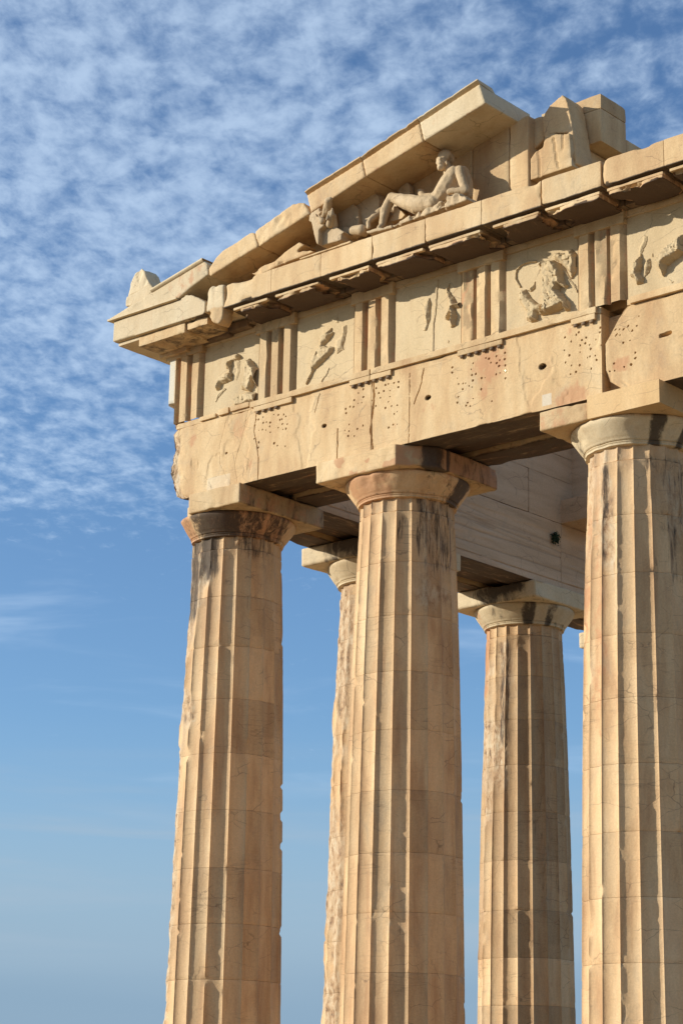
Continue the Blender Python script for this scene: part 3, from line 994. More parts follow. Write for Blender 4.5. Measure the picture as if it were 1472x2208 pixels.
# south flank
YJ = [.92, S1, S1 + S2, S1 + 2 * S2, S1 + 2 * S2 + 2.2]
nmf = ['nearest the corner', 'over the two rear columns', 'behind the nearest column', 'at the far end']
M_SOF = marble('flank_soffit_marble', (0.44, 0.31, 0.18), (0.54, 0.41, 0.25), (0.60, 0.50, 0.34), crust_stretch=(2.6, 0.45, 2.6))
for i in range(4):
    a, b = YJ[i] + .004, YJ[i + 1] - .004
    beam((-.90, (-.27 if i == 0 else a), ZC), (-.31, b, ZT), M_SOF, 'outer flank architrave beam ' + nmf[i] + ', sunlit outside', 20 + i, 'flank architrave beams')
    beam((-.25, (.30 if i == 0 else a), ZC + .08), (.28, b, ZT), M_SOF, 'middle flank architrave beam ' + nmf[i] + ', dark streaked underside', 30 + i, 'flank architrave beams')

    def cour(V, nrm, V0):
        V = V.copy()
        fr = nrm[:, 0] > .7
        z, y = V0[:, 2], V0[:, 1]
        V[:, 0] -= fr * (0.02 * (1 - ss(np.abs(z - 10.575), .004, .016)) + 0.012 * ss(fbm(np.stack([y * .35, z * 0, z * 3], 1), 1.2, 4, 91), .1, .2))
        vein = np.zeros(len(V))
        rv = np.random.default_rng(i + 5)
        for q_ in range(9):
            zq, sl_, ya, yb_ = rv.uniform(10.7, 11.7), rv.uniform(-.05, .02), rv.uniform(a, b), rv.uniform(a, b)
            dz_ = np.abs(z - zq - sl_ * (y - a) + .015 * fbm(np.stack([y, y * 0, y * 0 + q_], 1), 1.2, 3, 9))
            vein = np.maximum(vein, (1 - ss(dz_, .006, .022)) * (y > min(ya, yb_) - .4) * (y < max(ya, yb_) + .6) * rv.uniform(.4, 1))
        V[:, 0] -= fr * vein * .012
        V[:, 0] += fr * 0.015 * (z < 10.57)
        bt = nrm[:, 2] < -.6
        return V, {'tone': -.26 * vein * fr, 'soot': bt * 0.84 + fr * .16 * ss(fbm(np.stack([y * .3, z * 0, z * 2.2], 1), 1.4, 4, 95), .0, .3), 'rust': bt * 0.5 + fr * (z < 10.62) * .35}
    o = stone('architrave_beam', (.31, a if i else -.27 + 1.2, ZC + .003), (.90, b, 11.735), M_INNER, post=cour, res=0.05, zs=lin(ZC + .003, 11.735, 0.02), R0=0.006, chip=0.03, seed=40 + i)
    tag(o, 'inner flank architrave beam ' + nmf[i] + ', grey veined marble face', 'beam', 'flank architrave beams')

# frieze backing on the flank (grey inner face), two courses, with the stepped end
fb = [((.10, 1.6, 11.742), (.895, 6.94, 12.62)), ((.10, 1.6, 12.628), (.885, 5.6, 13.12)), ((.10, 5.61, 12.628), (.89, 8.40, 13.12)), ((.10, 6.95, 11.742), (.90, 8.40, 12.62)), ((.10, 1.6, 13.13), (.88, 8.4, 13.6)), ((-.55, 8.36, 11.75), (.09, 13.5, 13.62))]
fl_ = ['long lower grey block of the inner frieze wall, joint to the left of the step', 'upper grey block of the inner frieze wall nearest the front', 'upper grey block of the inner frieze wall ending at the step', 'short lower grey block of the inner frieze wall beside the stepped beam', 'top course of the inner frieze wall under the roofless sky', 'recessed far stretch of the frieze wall beyond the stepped beam']
for i, ((lo, hi), lb) in enumerate(zip(fb, fl_)):
    tag(stone('frieze_wall_block', lo, hi, M_INNER, res=0.07, R0=0.006, chip=0.025, seed=60 + i), lb, 'wall block', 'inner frieze wall blocks')
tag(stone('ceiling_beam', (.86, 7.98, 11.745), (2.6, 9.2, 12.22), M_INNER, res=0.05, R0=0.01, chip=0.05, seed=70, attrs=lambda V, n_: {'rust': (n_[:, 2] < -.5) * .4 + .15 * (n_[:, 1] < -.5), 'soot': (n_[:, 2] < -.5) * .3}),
    'lower grey ceiling beam jutting from the inner wall, brown underside', 'beam', 'stubs of ceiling beams')
tag(stone('ceiling_beam', (.86, 8.37, 12.225), (2.6, 9.3, 13.59), M_INNER, res=0.06, R0=0.01, chip=0.08, seed=71, attrs=lambda V, n_: {'rust': .25 * (n_[:, 1] < -.5)}),
    'upper grey ceiling beam set back above the lower one', 'beam', 'stubs of ceiling beams')
# flank frieze and cornice (outside)
tag(stone('flank_frieze', (-.86, -.05, 11.785), (-.35, 13.5, 13.14), M_FRONT_V, res=0.12, seed=72), 'long outer frieze of the flank turning away from the corner', 'frieze')
tag(stone('flank_cornice', (-1.52, .9, 13.15), (-.2, 13.5, 13.62), M_FRONT_V, res=0.12, chip=0.08, seed=73, attrs=soffit_attrs), 'flank cornice running back from the corner, hidden from the front', 'cornice')
# frieze backing of the front
tag(stone('frieze_backing', (-.3, -.62, 11.785), (10.4, .85, 13.14), M_FRONT_V, res=0.12, seed=74), 'plain backing wall of the front frieze behind triglyphs and metopes', 'wall block')

# ------------------------------------------------------------------ triglyphs
def triglyph(xc, label, seed, worn=0.0, x_side=False, sootv=0.4, zlow=0.0):
    z0, z1, zt = ZT + .003 + zlow, 12.945, 13.10
    W_, hw, s_, gw, dp = .845, .08, .145, .125, .085
    x = -W_ / 2
    yF, yB = -.925, -.64
    prof = [(x, yB), (x, yF + dp), (x + hw, yF)]
    xx = x + hw
    for kk in range(3):
        nn = 5
        for t in np.linspace(0, 1, nn)[1:]:
            prof.append((xx + s_ * t, yF))
        xx += s_
        if kk < 2:
            prof += [(xx + gw * .25, yF + dp * .5), (xx + gw * .5, yF + dp), (xx + gw * .75, yF + dp * .5), (xx + gw, yF)]
            xx += gw
    prof += [(W_ / 2, yF + dp), (W_ / 2, yB)]
    pr = np.array(prof)
    zs_ = np.concatenate([lin(z0, z1 - .03, 0.03), [z1 - .015, z1]])
    nP, nZ = len(pr), len(zs_)
    V = np.zeros((nZ, nP, 3))
    for k_, zz in enumerate(zs_):
        V[k_, :, 0] = pr[:, 0] + xc
        V[k_, :, 1] = pr[:, 1]
        V[k_, :, 2] = zz
    V = V.reshape(-1, 3)
    fr = V[:, 1] < yF + .03
    w = ss(fbm(V * np.array([3, 1, 1.2]), 1.2, 4, seed), .05, .5) * (0.014 + .045 * worn) + worn * .018 * (1 + fbm(V, 7, 4, seed + 2))
    ez = np.clip((V[:, 2] - z0) / (z1 - z0), 0, 1)
    w = w * (0.35 + 0.65 * ez if worn > .3 else 1)
    V[:, 1] += fr * w
    V[:, 0] += worn * fr * .018 * fbm(V, 6, 3, seed + 4)
    palev = np.zeros(len(V))
    if xc < 0:                                                # the corner one: pale outer shank, broken off below
        lft = V[:, 0] < xc - .20
        lo_ = ss(-(V[:, 2] + .03 * fbm(V, 5, 3, 5)), -12.17, -12.12)
        V[:, 1] += lft * lo_ * .12
        V[:, 0] += lft * lo_ * .07 * (V[:, 0] < xc - .3)
        palev = lft * (1 - lo_) * .9
    i = np.arange(nZ - 1)[:, None] * nP
    j = np.arange(nP - 1)[None]
    F1 = np.stack([(i + j).ravel(), (i + j + 1).ravel(), (i + nP + j + 1).ravel(), (i + nP + j).ravel()], 1)
    at_ = {'soot': sootv * ss(V[:, 2], 12.3, 12.9) * (fbm(V * np.array([4, 4, .6]), 1, 3, seed + 7) > -.1), 'rust': .45 * (V[:, 1] > yF + .04) + 0.1, 'pale': palev, 'tone': -.34 * (V[:, 1] > yF + .03)}  # channel walls darkened in colour to deepen their shade, over brown stain
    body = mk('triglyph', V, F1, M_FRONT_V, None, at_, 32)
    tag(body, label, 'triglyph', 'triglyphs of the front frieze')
    stone('head_band', (xc - W_ / 2 - .012, yF - .012, z1 - .002), (xc + W_ / 2 + .012, -.64, zt + .04), M_FRONT_V, body, res=.03, R0=.006, chip=.05 if worn < .5 else .09, freq=3, disp=.004, seed=seed + 11,
          attrs=lambda V0, n_: {'soot': np.full(len(V0), sootv * .9)})
    return body


TX = [-.49, 1.62, S1, S1 + S2 / 2, S1 + S2]
tl = ['corner triglyph at the left end of the frieze', 'second triglyph from the left, blackened on its right side', 'triglyph above the second column with three clean shanks', 'worn triglyph with rounded chipped shanks, fourth from the left', 'large worn triglyph above the nearest column, over the dark gap']
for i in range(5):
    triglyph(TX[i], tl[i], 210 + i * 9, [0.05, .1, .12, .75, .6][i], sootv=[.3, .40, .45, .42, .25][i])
# ------------------------------------------------------------------ metopes
def field(pts_px, off, sc_):
    return [at(off[0] + a * sc_, off[1] + b * sc_, -.86) for a, b in pts_px]


def metope(x0, x1, strokes, off, scl, label, rlabel, seed, crack=None, bumpy=.7):
    body = stone('metope', (x0 + .004, -.845, ZT + .003), (x1 - .004, -.64, 13.03), M_RELIEF, res=.05, R0=.004, chip=.01, disp=.004, seed=seed)
    tag(body, label, 'metope', 'carved metopes of the front frieze')
    stone('crown_band', (x0 + .006, -.872, 13.03), (x1 - .006, -.64, 13.14), M_FRONT_V, body, res=.04, R0=.006, chip=.03, seed=seed + 2)
    # relief: height field over the slab
    h = 0.0125
    gx, gz = np.arange(x0 + .02, x1 - .02, h), np.arange(ZT + .02, 13.0, h)
    X_, Z_ = np.meshgrid(gx, gz, indexing='ij')
    x, z = X_.ravel(), Z_.ravel()
    H = np.full(len(x), -0.02)
    P = np.stack([x, x * 0, z], 1)
    wx = x + .035 * fbm(P, 4, 3, seed + 5) + .030 * fbm(P, 13, 3, seed + 15)
    wz = z + .035 * fbm(P, 4, 3, seed + 6) + .030 * fbm(P, 13, 3, seed + 16)
    wx = x + .012 * fbm(P, 4, 3, seed + 5) + .014 * fbm(P, 14, 3, seed + 15)
    wz = z + .012 * fbm(P, 4, 3, seed + 6) + .014 * fbm(P, 14, 3, seed + 16)
    for pts, r, hh in strokes:
        if r is None:                                         # a broken mass with a traced outline
            pm = field(pts, off, scl)
            d = seg_d(wx, wz, pm + pm[:1])
            ins = np.zeros(len(x), bool)
            for (ax, az), (bx, bz) in zip(pm, pm[1:] + pm[:1]):
                c_ = (az > wz) != (bz > wz)
                with np.errstate(divide='ignore', invalid='ignore'):
                    ins ^= c_ & (wx < (bx - ax) * (wz - az) / (bz - az) + ax)
            tilt = .75 + .35 * fbm(P, 2.2, 3, seed + 40)
            H = np.maximum(H, np.where(ins, hh * tilt * (.30 + .70 * ss(d, 0, .05)) , -.02))
            continue
        pm = field(pts, off, scl)
        if len(pm) == 1:
            pm = pm * 2
        r = r * scl / 104.0
        d = seg_d(wx, wz, pm)
        k_ = np.clip(1 - (d / r) ** 3, 0, 1)
        H = np.maximum(H, np.where(d < r * 1.25, hh * .52 * np.sqrt(k_) - .02 * ss(d, r, 1.25 * r), -.02))
    on = H > -.005
    PD = np.stack([x * .85 + z * .55, x * 0, (z * .85 - x * .55) * .45], 1) + fbm(P, 3, 2, 3)[:, None] * .08
    H = H + on * np.clip(H * 8, 0, 1) * bumpy * (.014 * fbm(P * np.array([1.5, 1, .8]), 6, 3, seed + 9) - .025 * np.abs(fbm(PD, 7, 4, seed + 12, .55)) + .014 + .006 * fbm(P, 34, 2, seed + 10))
    rf = np.random.default_rng(seed)
    ns = 420
    sx, sz = rf.uniform(x.min(), x.max(), ns), rf.uniform(z.min(), z.max(), ns)
    ux, uz = (x * .8 + z * .6) * 1.5, (-x * .6 + z * .8) * .85
    su, sv = (sx * .8 + sz * .6) * 1.5, (-sx * .6 + sz * .8) * .85
    near = np.empty(len(x), int)
    for c0 in range(0, len(x), 4000):
        near[c0:c0 + 4000] = np.argmin((ux[c0:c0 + 4000, None] - su) ** 2 + (uz[c0:c0 + 4000, None] - sv) ** 2, 1)
    ga, gb, gh = rf.normal(0, .16, ns), rf.normal(0, .16, ns), rf.uniform(-.003, .003, ns)
    fac = ga[near] * (x - sx[near]) + gb[near] * (z - sz[near]) + gh[near]
    H = H + on * np.clip(H * 12, 0, 1) * bumpy * np.clip(fac, -.02, .02)
    nx, nz = len(gx), len(gz)
    V = np.stack([x, -.843 - H, z], 1)
    ii, jj = np.meshgrid(np.arange(nx - 1), np.arange(nz - 1), indexing='ij')
    ii, jj = ii.ravel(), jj.ravel()
    F = np.stack([ii * nz + jj, (ii + 1) * nz + jj, (ii + 1) * nz + jj + 1, ii * nz + jj + 1], 1)
    keep = on[F].any(1)
    F = F[keep]
    u, inv = np.unique(F, return_inverse=True)
    F = inv.reshape(F.shape)
    o = mk('relief_figure', V[u], F, M_RELIEF, body, None, 30)
    o['label'] = rlabel
    if crack:
        pass
    return body


e = lambda i: (TX[i] + .4225, TX[i + 1] - .4225)
N_ = None
metope(*e(0), [([(85, 545), (105, 510), (120, 460), (160, 435), (195, 435), (190, 400), (170, 400), (185, 350), (205, 335), (240, 325), (250, 290), (280, 300), (280, 330), (215, 342), (207, 370), (207, 420), (218, 440), (208, 490), (170, 510), (130, 520), (115, 560), (95, 570)], N_, .12),
               ([(150, 545), (168, 555), (112, 612), (85, 655), (92, 600)], N_, .05), ([(215, 345), (270, 335), (265, 420), (245, 500), (225, 480), (240, 410)], N_, .03),
               ([(345, 325), (375, 360), (400, 400), (412, 440), (410, 500), (395, 535), (380, 480), (370, 540), (350, 580), (320, 570), (280, 555), (285, 510), (310, 470), (310, 420), (305, 380)], N_, .15),
               ([(225, 630), (270, 595), (340, 575), (400, 590), (412, 660), (350, 665), (300, 690), (240, 700), (230, 660)], N_, .12)],
       (440, 680), .2853, 'metope between the corner triglyph and the second, two battered figures', 'two worn figures, the right one kneeling', 401)
metope(*e(1), [([(800, 395), (805, 340), (850, 270), (880, 220), (870, 180), (890, 150), (935, 120), (965, 90), (955, 130), (985, 120), (940, 190), (900, 230), (960, 240), (980, 240), (960, 290), (900, 350), (860, 390), (830, 410), (800, 480), (770, 530), (772, 500), (808, 420)], N_, .11),
               ([(990, 190), (1040, 150), (1045, 80), (1075, 70), (1070, 140), (1050, 230), (1050, 260), (1000, 290), (985, 230)], N_, .06), ([(930, 390), (945, 390), (930, 440), (880, 510), (872, 490), (920, 430)], N_, .05), ([(985, 20), (1010, 10), (1015, 60), (990, 60)], N_, .045)],
       (440, 680), .2853, 'metope with one lunging figure leaning diagonally to the right', 'lunging figure worn to a diagonal ridge', 402)
metope(*e(2), [([(1050, 290), (1085, 230), (1100, 260), (1095, 340), (1078, 400), (1065, 430), (1048, 430), (1068, 390)], N_, .07),
               ([(1193, 185), (1215, 135), (1207, 190), (1242, 235), (1257, 265), (1285, 255), (1293, 200), (1302, 250), (1285, 287), (1242, 300), (1257, 340), (1247, 400), (1225, 415), (1223, 330), (1202, 370), (1186, 360), (1213, 300), (1213, 250), (1198, 215)], N_, .10),
               ([(1198, 488), (1210, 488), (1200, 524)], N_, .04), ([(1136, 130), (1128, 260), (1108, 420), (1106, 560)], 7, .03)],
       (540, 560), .3533, 'nearly bare metope split by a long upright crack', 'few leftover ridges of a figure', 403)
arc = [(250 + 140 * math.cos(t), 585 - 120 * math.sin(t)) for t in np.linspace(RAD(80), RAD(225), 9)]
metope(*e(3), [(arc, 7, .06), ([(330, 460), (430, 455), (480, 490), (500, 560), (515, 640), (548, 655), (530, 682), (480, 668), (470, 700), (510, 750), (550, 800), (555, 860), (520, 870), (510, 830), (470, 860), (400, 885), (330, 905), (300, 890), (345, 860), (350, 780), (340, 700), (345, 600), (312, 500)], N_, .16),
               ([(425, 400), (460, 390), (500, 400), (545, 375), (565, 362), (602, 400), (612, 480), (600, 560), (570, 605), (560, 560), (520, 520), (470, 465), (430, 440)], N_, .10), ([(430, 460), (500, 510), (600, 660), (632, 742), (560, 655), (495, 545)], N_, .04),
               ([(150, 700), (200, 690), (215, 720), (240, 760), (300, 810), (335, 820), (340, 870), (290, 880), (300, 940), (240, 960), (208, 940), (213, 880), (170, 820), (140, 770)], N_, .11), ([(213, 700), (250, 650), (272, 615), (266, 680), (240, 712)], N_, .09)],
       (1080, 440), .2663, 'metope with a thick battered torso and a curved shield line', 'broad torso with rough broken surface', 404, bumpy=1.2)
metope(TX[4] + .4225, 9.70, [([(1060, 560), (1080, 500), (1110, 440), (1130, 400), (1137, 480), (1145, 500), (1120, 560), (1152, 600), (1147, 640), (1100, 657), (1085, 610), (1050, 590)], N_, .15), ([(1150, 250), (1182, 260), (1172, 330), (1132, 410), (1110, 440), (1108, 350), (1140, 310)], N_, .04),
               ([(1150, 505), (1180, 440), (1200, 440), (1212, 500), (1190, 560), (1150, 600)], N_, .06), ([(1210, 420), (1225, 390), (1222, 430)], N_, .05), ([(1258, 490), (1290, 430), (1400, 310), (1475, 240), (1490, 400), (1400, 452), (1342, 502), (1312, 592), (1290, 540)], N_, .16), ([(1345, 600), (1395, 630), (1370, 640)], N_, .03)],
       (1080, 440), .2663, 'metope at the right edge with a stump and a slanting draped limb', 'stump and slanting draped limb', 405, bumpy=1.0)

# ------------------------------------------------------------------ horizontal cornice
GJ = [1.08, 2.14, 3.207, 4.262, 5.311, 6.378, 7.458, 8.50, 9.542, 10.6]
gl = ['cornice block with a ragged right end, third from the corner', 'cornice block with a crumbled lower left corner below the broken wave', 'cornice block under the horse head sculptures', 'cornice block below the feet of the reclining statue', 'cornice block below the thigh of the reclining statue',
      'cornice block directly right of the reclining statue', 'cornice block under the standing broken slabs', 'rough-faced cornice block right of the standing slabs', 'last cornice block, cut by the right edge of the view']


def cornice(i, x0, x1, label, seed, mw=.9, moff=0.0, chip=.05):
    prof = [(-1.60, 13.235), (-1.60, 13.635), (-.1, 13.635), (-.1, 13.15), (-.88, 13.15), (-.90, 13.205), (-1.50, 13.205), (-1.52, 13.235)]
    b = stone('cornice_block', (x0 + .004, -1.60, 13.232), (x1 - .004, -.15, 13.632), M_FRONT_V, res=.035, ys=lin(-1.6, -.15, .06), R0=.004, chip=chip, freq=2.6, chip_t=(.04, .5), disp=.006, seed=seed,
              attrs=lambda V0, n_: {'soot': (n_[:, 2] < -.5) * 1.0, 'rust': (n_[:, 1] < -.5) * .22})  # underside darkened in colour to hold its shade, besides black crust
    tag(b, label, 'cornice', 'horizontal cornice blocks')
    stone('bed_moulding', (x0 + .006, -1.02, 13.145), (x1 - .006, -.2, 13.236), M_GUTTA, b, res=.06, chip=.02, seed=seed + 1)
    if mw:
        xm = (x0 + x1) / 2 + moff
        def wear(V, nrm, V0, xm=xm, mw=mw, seed=seed):
            V = V.copy()
            k = (V0[:, 0] - xm) / (mw / 2)
            Q = np.stack([V0[:, 1] * 2.2, V0[:, 2] * 4, np.sign(k) * 9 + seed], 1)
            V[:, 0] -= np.sign(k) * np.abs(k) ** 3 * (.03 + .20 * ss(fbm(Q, 1.6, 4, seed), -.05, .5))
            fr = nrm[:, 1] < -.4
            V[:, 1] += fr * (.10 * ss(fbm(V0 * np.array([1, 0, 1.6]), 2.2, 5, seed + 3, .6), .10, .42) + .012 * fbm(V0, 9, 3, seed + 4))
            V[:, 2] += (nrm[:, 2] < -.4) * (.012 + .026 * ss(-V0[:, 1], 1.3, 1.55)) * fbm(V0 * np.array([1, .8, 1]), 3.5, 5, seed + 5, .65)
            return V
        mt_ = stone('mutule', (xm - mw / 2, -1.56, 13.092), (xm + mw / 2, -.93, 13.185), M_FRONT_V, b, res=.03, ys=lin(-1.555, -.93, .05), R0=.010, chip=.085, freq=3.2, chip_t=(.10, .5), disp=.012, seed=seed + 2, post=wear,
              attrs=lambda V0, n_: {'soot': np.maximum((n_[:, 2] < -.4) * .98, (np.abs(n_[:, 0]) > .7) * .55), 'rust': (np.abs(n_[:, 0]) > .5) * .7 + (n_[:, 1] < -.5) * .2 + (n_[:, 2] < -.4) * .9})  # underside shade painted in against bounced light, mixed with black and brown crust
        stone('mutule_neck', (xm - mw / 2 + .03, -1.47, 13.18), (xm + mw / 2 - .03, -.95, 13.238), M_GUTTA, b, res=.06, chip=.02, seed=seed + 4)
        stone('fillet', (xm - mw / 2 + .01, -1.565, 13.150), (xm + mw / 2 - .02, -1.50, 13.190), M_FRONT_V, mt_, res=.03, R0=.005, chip=.03, freq=3.5, seed=seed + 3)
    return b


mws = [.78, .95, .84, .95, 1.0, .86, .97, .95, .95]
mof = [.05, 0, .04, .0, 0, .06, 0, .02, 0]
for i in range(9):
    cornice(i, GJ[i], GJ[i + 1], gl[i], 300 + i * 7, mws[i], mof[i], [.14, .10, .07, .06, .06, .09, .07, .09, .09][i])

# corner cornice block: traced outline of its lobed right end
Yg = -1.60
pc = [(-1.555, 13.255), (-1.575, 13.635), (.05, 13.635), (.19, 13.685), (.30, 13.665), (.50, 13.56), (.655, 13.45), (.66, 13.27), (.60, 13.235)]
CC = prism('cornice_block', pc, 'y', -1.60, -.2, M_PALE, None, .025, .004, seed=1, smooth=0, attrs=lambda V, N: {'soot': (N[:, 2] < -.6) * ss(V[:, 0], -.7, 0) * .75, 'rust': (V[:, 0] > -.4) * (V[:, 2] < 13.62 - .35 * np.abs(V[:, 0] - .2)) * (N[:, 1] < -.5) * .4})
tag(CC, 'pale corner cornice block jutting out at the far left', 'cornice', 'horizontal cornice blocks')
stone('corner_return', (-1.56, -.30, 13.24), (-.3, .895, 13.62), M_PALE, CC, res=.06, chip=.02, seed=331, attrs=lambda V0, n_: {'soot': (n_[:, 2] < -.5) * .25})
stone('soffit_fillet', (-1.50, -1.52, 13.19), (-.95, -.3, 13.25), M_PALE, CC, res=.05, chip=.01, seed=332)
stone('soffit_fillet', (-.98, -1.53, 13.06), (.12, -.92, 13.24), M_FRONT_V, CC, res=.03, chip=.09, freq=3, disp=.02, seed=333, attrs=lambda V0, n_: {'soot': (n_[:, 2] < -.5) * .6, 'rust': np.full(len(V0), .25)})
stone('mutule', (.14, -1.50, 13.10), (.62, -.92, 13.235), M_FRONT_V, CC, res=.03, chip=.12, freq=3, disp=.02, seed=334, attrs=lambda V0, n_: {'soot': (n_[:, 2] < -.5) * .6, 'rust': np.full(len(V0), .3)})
stone('bed_moulding', (-.25, -1.0, 13.06), (.62, -.3, 13.14), M_GUTTA, CC, res=.05, chip=.04, seed=338)
stone('bed_moulding', (-1.02, -1.02, 13.0), (-.35, -.4, 13.10), M_FRONT_V, CC, res=.03, chip=.07, freq=4, disp=.02, seed=335, attrs=lambda V0, n_: {'rust': np.full(len(V0), .5), 'soot': (n_[:, 2] < -.4) * .3})
stone('bed_moulding', (.62, -1.02, 13.10), (1.08, -.2, 13.236), M_GUTTA, CC, res=.06, chip=.02, seed=336)
# rounded stub of the second block
ps = [(.69, 13.60), (.74, 13.675), (.80, 13.69), (1.07, 13.655), (1.085, 13.05), (.99, 12.95), (.83, 13.03), (.74, 13.16), (.80, 13.24), (.685, 13.30)]
ps = [(.69, 13.60), (.74, 13.675), (.80, 13.69), (1.07, 13.655), (1.085, 13.25), (.685, 13.26)]
ST = prism('cornice_block', ps, 'y', -1.60, -.25, M_PALE, None, .022, .022, 6.0, seed=12, smooth=2, attrs=lambda V, N: {'soot': .35 * (N[:, 2] < -.4) + .12 * (V[:, 2] < 13.35), 'rust': .3 * (V[:, 2] < 13.2)})
prism('mutule_stump', [(.70, 13.30), (.80, 13.24), (.76, 13.16), (.84, 13.05), (.97, 12.99), (1.05, 13.06), (1.08, 13.30)], 'y', -1.59, -1.34, M_FRONT_V, ST, .022, .025, 6.0, seed=13, smooth=2, attrs=lambda V, N: {'soot': .3 * (N[:, 2] < -.4), 'pit': np.full(len(V), .35)})
tag(ST, 'short rounded stump of a cornice block beside the pale corner block', 'cornice', 'horizontal cornice blocks')

# ------------------------------------------------------------------ raking cornice, sima corner, antefix
Yr = -1.62


def poly_px(pts, Y=Yr):
    return [at(a, b, Y) for a, b in pts]


def rake(pts, label, seed, Yb=-.36, disp=.008, mat=None, rough=0.0, crown=None):
    def sink(V2, N):
        V2 = V2.copy()
        V2[:, 2] -= (N[:, 2] > .5) * .13 * np.clip((V2[:, 1] - Yr) / 1.2, 0, 1)
        return V2
    b = prism('raking_cornice', poly_px(pts), 'y', Yr, Yb, mat or M_FRONT_V, None, .022, disp, 3.5, seed=seed, smooth=0 if disp < .01 else 1, rough_ends=rough, post=sink,
              attrs=lambda V, N: {'rust': np.clip(-N[:, 1], 0, 1) * .3 + (N[:, 2] < -.5) * .3, 'soot': (N[:, 2] < -.6) * .18})
    tag(b, label, 'cornice', 'raking cornice blocks')
    if crown:
        (ax, az), (bx, bz) = [at(*c_, Yr) for c_ in crown]
        nx, nz_ = -(bz - az), (bx - ax)
        L_ = math.hypot(nx, nz_)
        nx, nz_ = nx / L_, nz_ / L_
        N_ = 40
        Vc = []
        for t in np.linspace(0, 1, N_):
            wv = 1 - .5 * max(0, float(fbm(np.array([[t * 9 + seed, 0, 0]]), 1, 3, seed)[0]))
            X_, Z_ = ax + (bx - ax) * t, az + (bz - az) * t
            for yy, hh in ((Yr + .01, -.01), (Yr - .045 * wv, .03 * wv), (Yr - .042 * wv, .05 * wv), (-1.30, .035 * wv), (-1.25, -.05)):
                Vc.append((X_ + nx * hh, yy, Z_ + nz_ * hh))
        Vc = np.array(Vc)
        i = np.arange(N_ - 1)[:, None] * 5
        j = np.arange(5)[None]
        j2 = (j + 1) % 5
        Fc = np.stack([(i + j).ravel(), (i + 5 + j).ravel(), (i + 5 + j2).ravel(), (i + j2).ravel()], 1)
        Fc = [tuple(f) for f in Fc] + [(0, 1, 2, 3, 4), tuple(range(5 * (N_ - 1) + 4, 5 * (N_ - 1) - 1, -1))]
        mk('crown_moulding', Vc, Fc, mat or M_FRONT_V, b, {'rust': np.full(len(Vc), .3)}, 30)
    return b


rake([(904, 264), (1033, 180), (1046, 222), (913, 304)], 'highest raking cornice block ending in a clean cut face', 501, disp=.003, mat=M_PALE, crown=[(904, 262), (1033, 178)])
rake([(781, 346), (903, 265), (912, 304), (788, 380)], 'raking cornice block above the knee of the reclining statue', 502, disp=.005, crown=[(781, 344), (903, 263)])
rake([(661, 421), (780, 347), (787, 381), (670, 458)], 'raking cornice block above the horse heads', 503, disp=.006, crown=[(661, 419), (780, 345)])
rake([(549, 500), (585, 472), (630, 440), (655, 436), (660, 446), (668, 460), (605, 500), (557, 532)], 'rough grooved raking cornice block, second from the left', 504, Yb=-.5, disp=.022, rough=.02)
rake([(450, 580), (466, 554), (480, 540), (520, 515), (540, 500), (548, 501), (556, 531), (500, 565), (452, 596)], 'leftmost raking cornice block with a slanted broken tip', 505, Yb=-.5, disp=.012)
# sima corner piece: wedge on the corner block
SIM = prism('sima_block', [(-1.64, 13.645), (-1.64, 13.70), (-.55, 13.945), (.62, 14.175), (.70, 14.10), (.735, 13.90), (.33, 13.775), (.06, 13.66)], 'y', -1.635, -.5, M_PALE, None, .02, .006, seed=8, smooth=0,
            attrs=lambda V, N: {'rust': (N[:, 1] < -.5) * (V[:, 0] > -.2) * .5, 'soot': (V[:, 0] > .5) * (N[:, 0] > .3) * .2})
tag(SIM, 'pale wedge shaped gutter block lying on the corner cornice', 'gutter block')
mk('lip', *[np.array(x_) for x_ in (lambda a, b: ([(a[0], -1.62, a[1] - .035), (a[0], -1.68, a[1]), (a[0], -1.68, a[1] + .03), (a[0], -.5, a[1] + .03), (b[0], -1.62, b[1] - .035), (b[0], -1.68, b[1]), (b[0], -1.68, b[1] + .03), (b[0], -.5, b[1] + .03)], [(0, 4, 5, 1), (1, 5, 6, 2), (2, 6, 7, 3), (3, 7, 4, 0)]))((-.60, 13.935), (.62, 14.180))], M_PALE, SIM)
stone('lower_lip', (-1.66, -1.665, 13.64), (.02, -.5, 13.675), M_PALE, SIM, res=.04, R0=.012, chip=.02, seed=337)
ANT = empty('antefix_stump', 'broken antefix stump standing at the corner tip against the sky', 'antefix', (*(lambda q: (q[0], -1.3))(at(300, 655, -1.3)), at(300, 655, -1.3)[1]))
prism('base', poly_px([(270, 661), (272, 640), (324, 612), (333, 624), (318, 640), (285, 660)], -1.52), 'y', -1.52, -1.05, M_PALE, ANT, .016, .006, seed=21)
prism('body', poly_px([(274, 640), (281, 610), (286, 598), (290, 589), (304, 578), (311, 584), (317, 603), (326, 616), (322, 616)], -1.48), 'y', -1.47, -1.12, M_PALE, ANT, .016, .010, 9, seed=22, smooth=0)

# ------------------------------------------------------------------ tympanum
Yt = -.82


def slab(pts, Y0, Y1, label, seed, mat=M_FRONT_V, disp=.004, name='tympanum_slab', cat='slab', group='upright slabs of the gable wall', voxel=.024, **kw):
    o = prism(name, poly_px(pts, Y0), 'y', Y0, Y1, mat, None, voxel, disp, 4, seed=seed, **kw)
    return tag(o, label, cat, group)


def tz(x):                                                     # underside of the raking cornice
    return 14.93 + .215 * (x - 5.28)


def slab_m(x0, x1, label, seed, mat=M_FRONT_V, drop=.02):
    o = prism('tympanum_slab', [(x0, 13.63), (x1, 13.63), (x1, tz(x1) - drop + .03), (x0, tz(x0) - drop + .03)], 'y', Yt, -.42, mat, None, .03, .004, 4, seed=seed, smooth=0)
    return tag(o, label, 'slab', 'upright slabs of the gable wall')


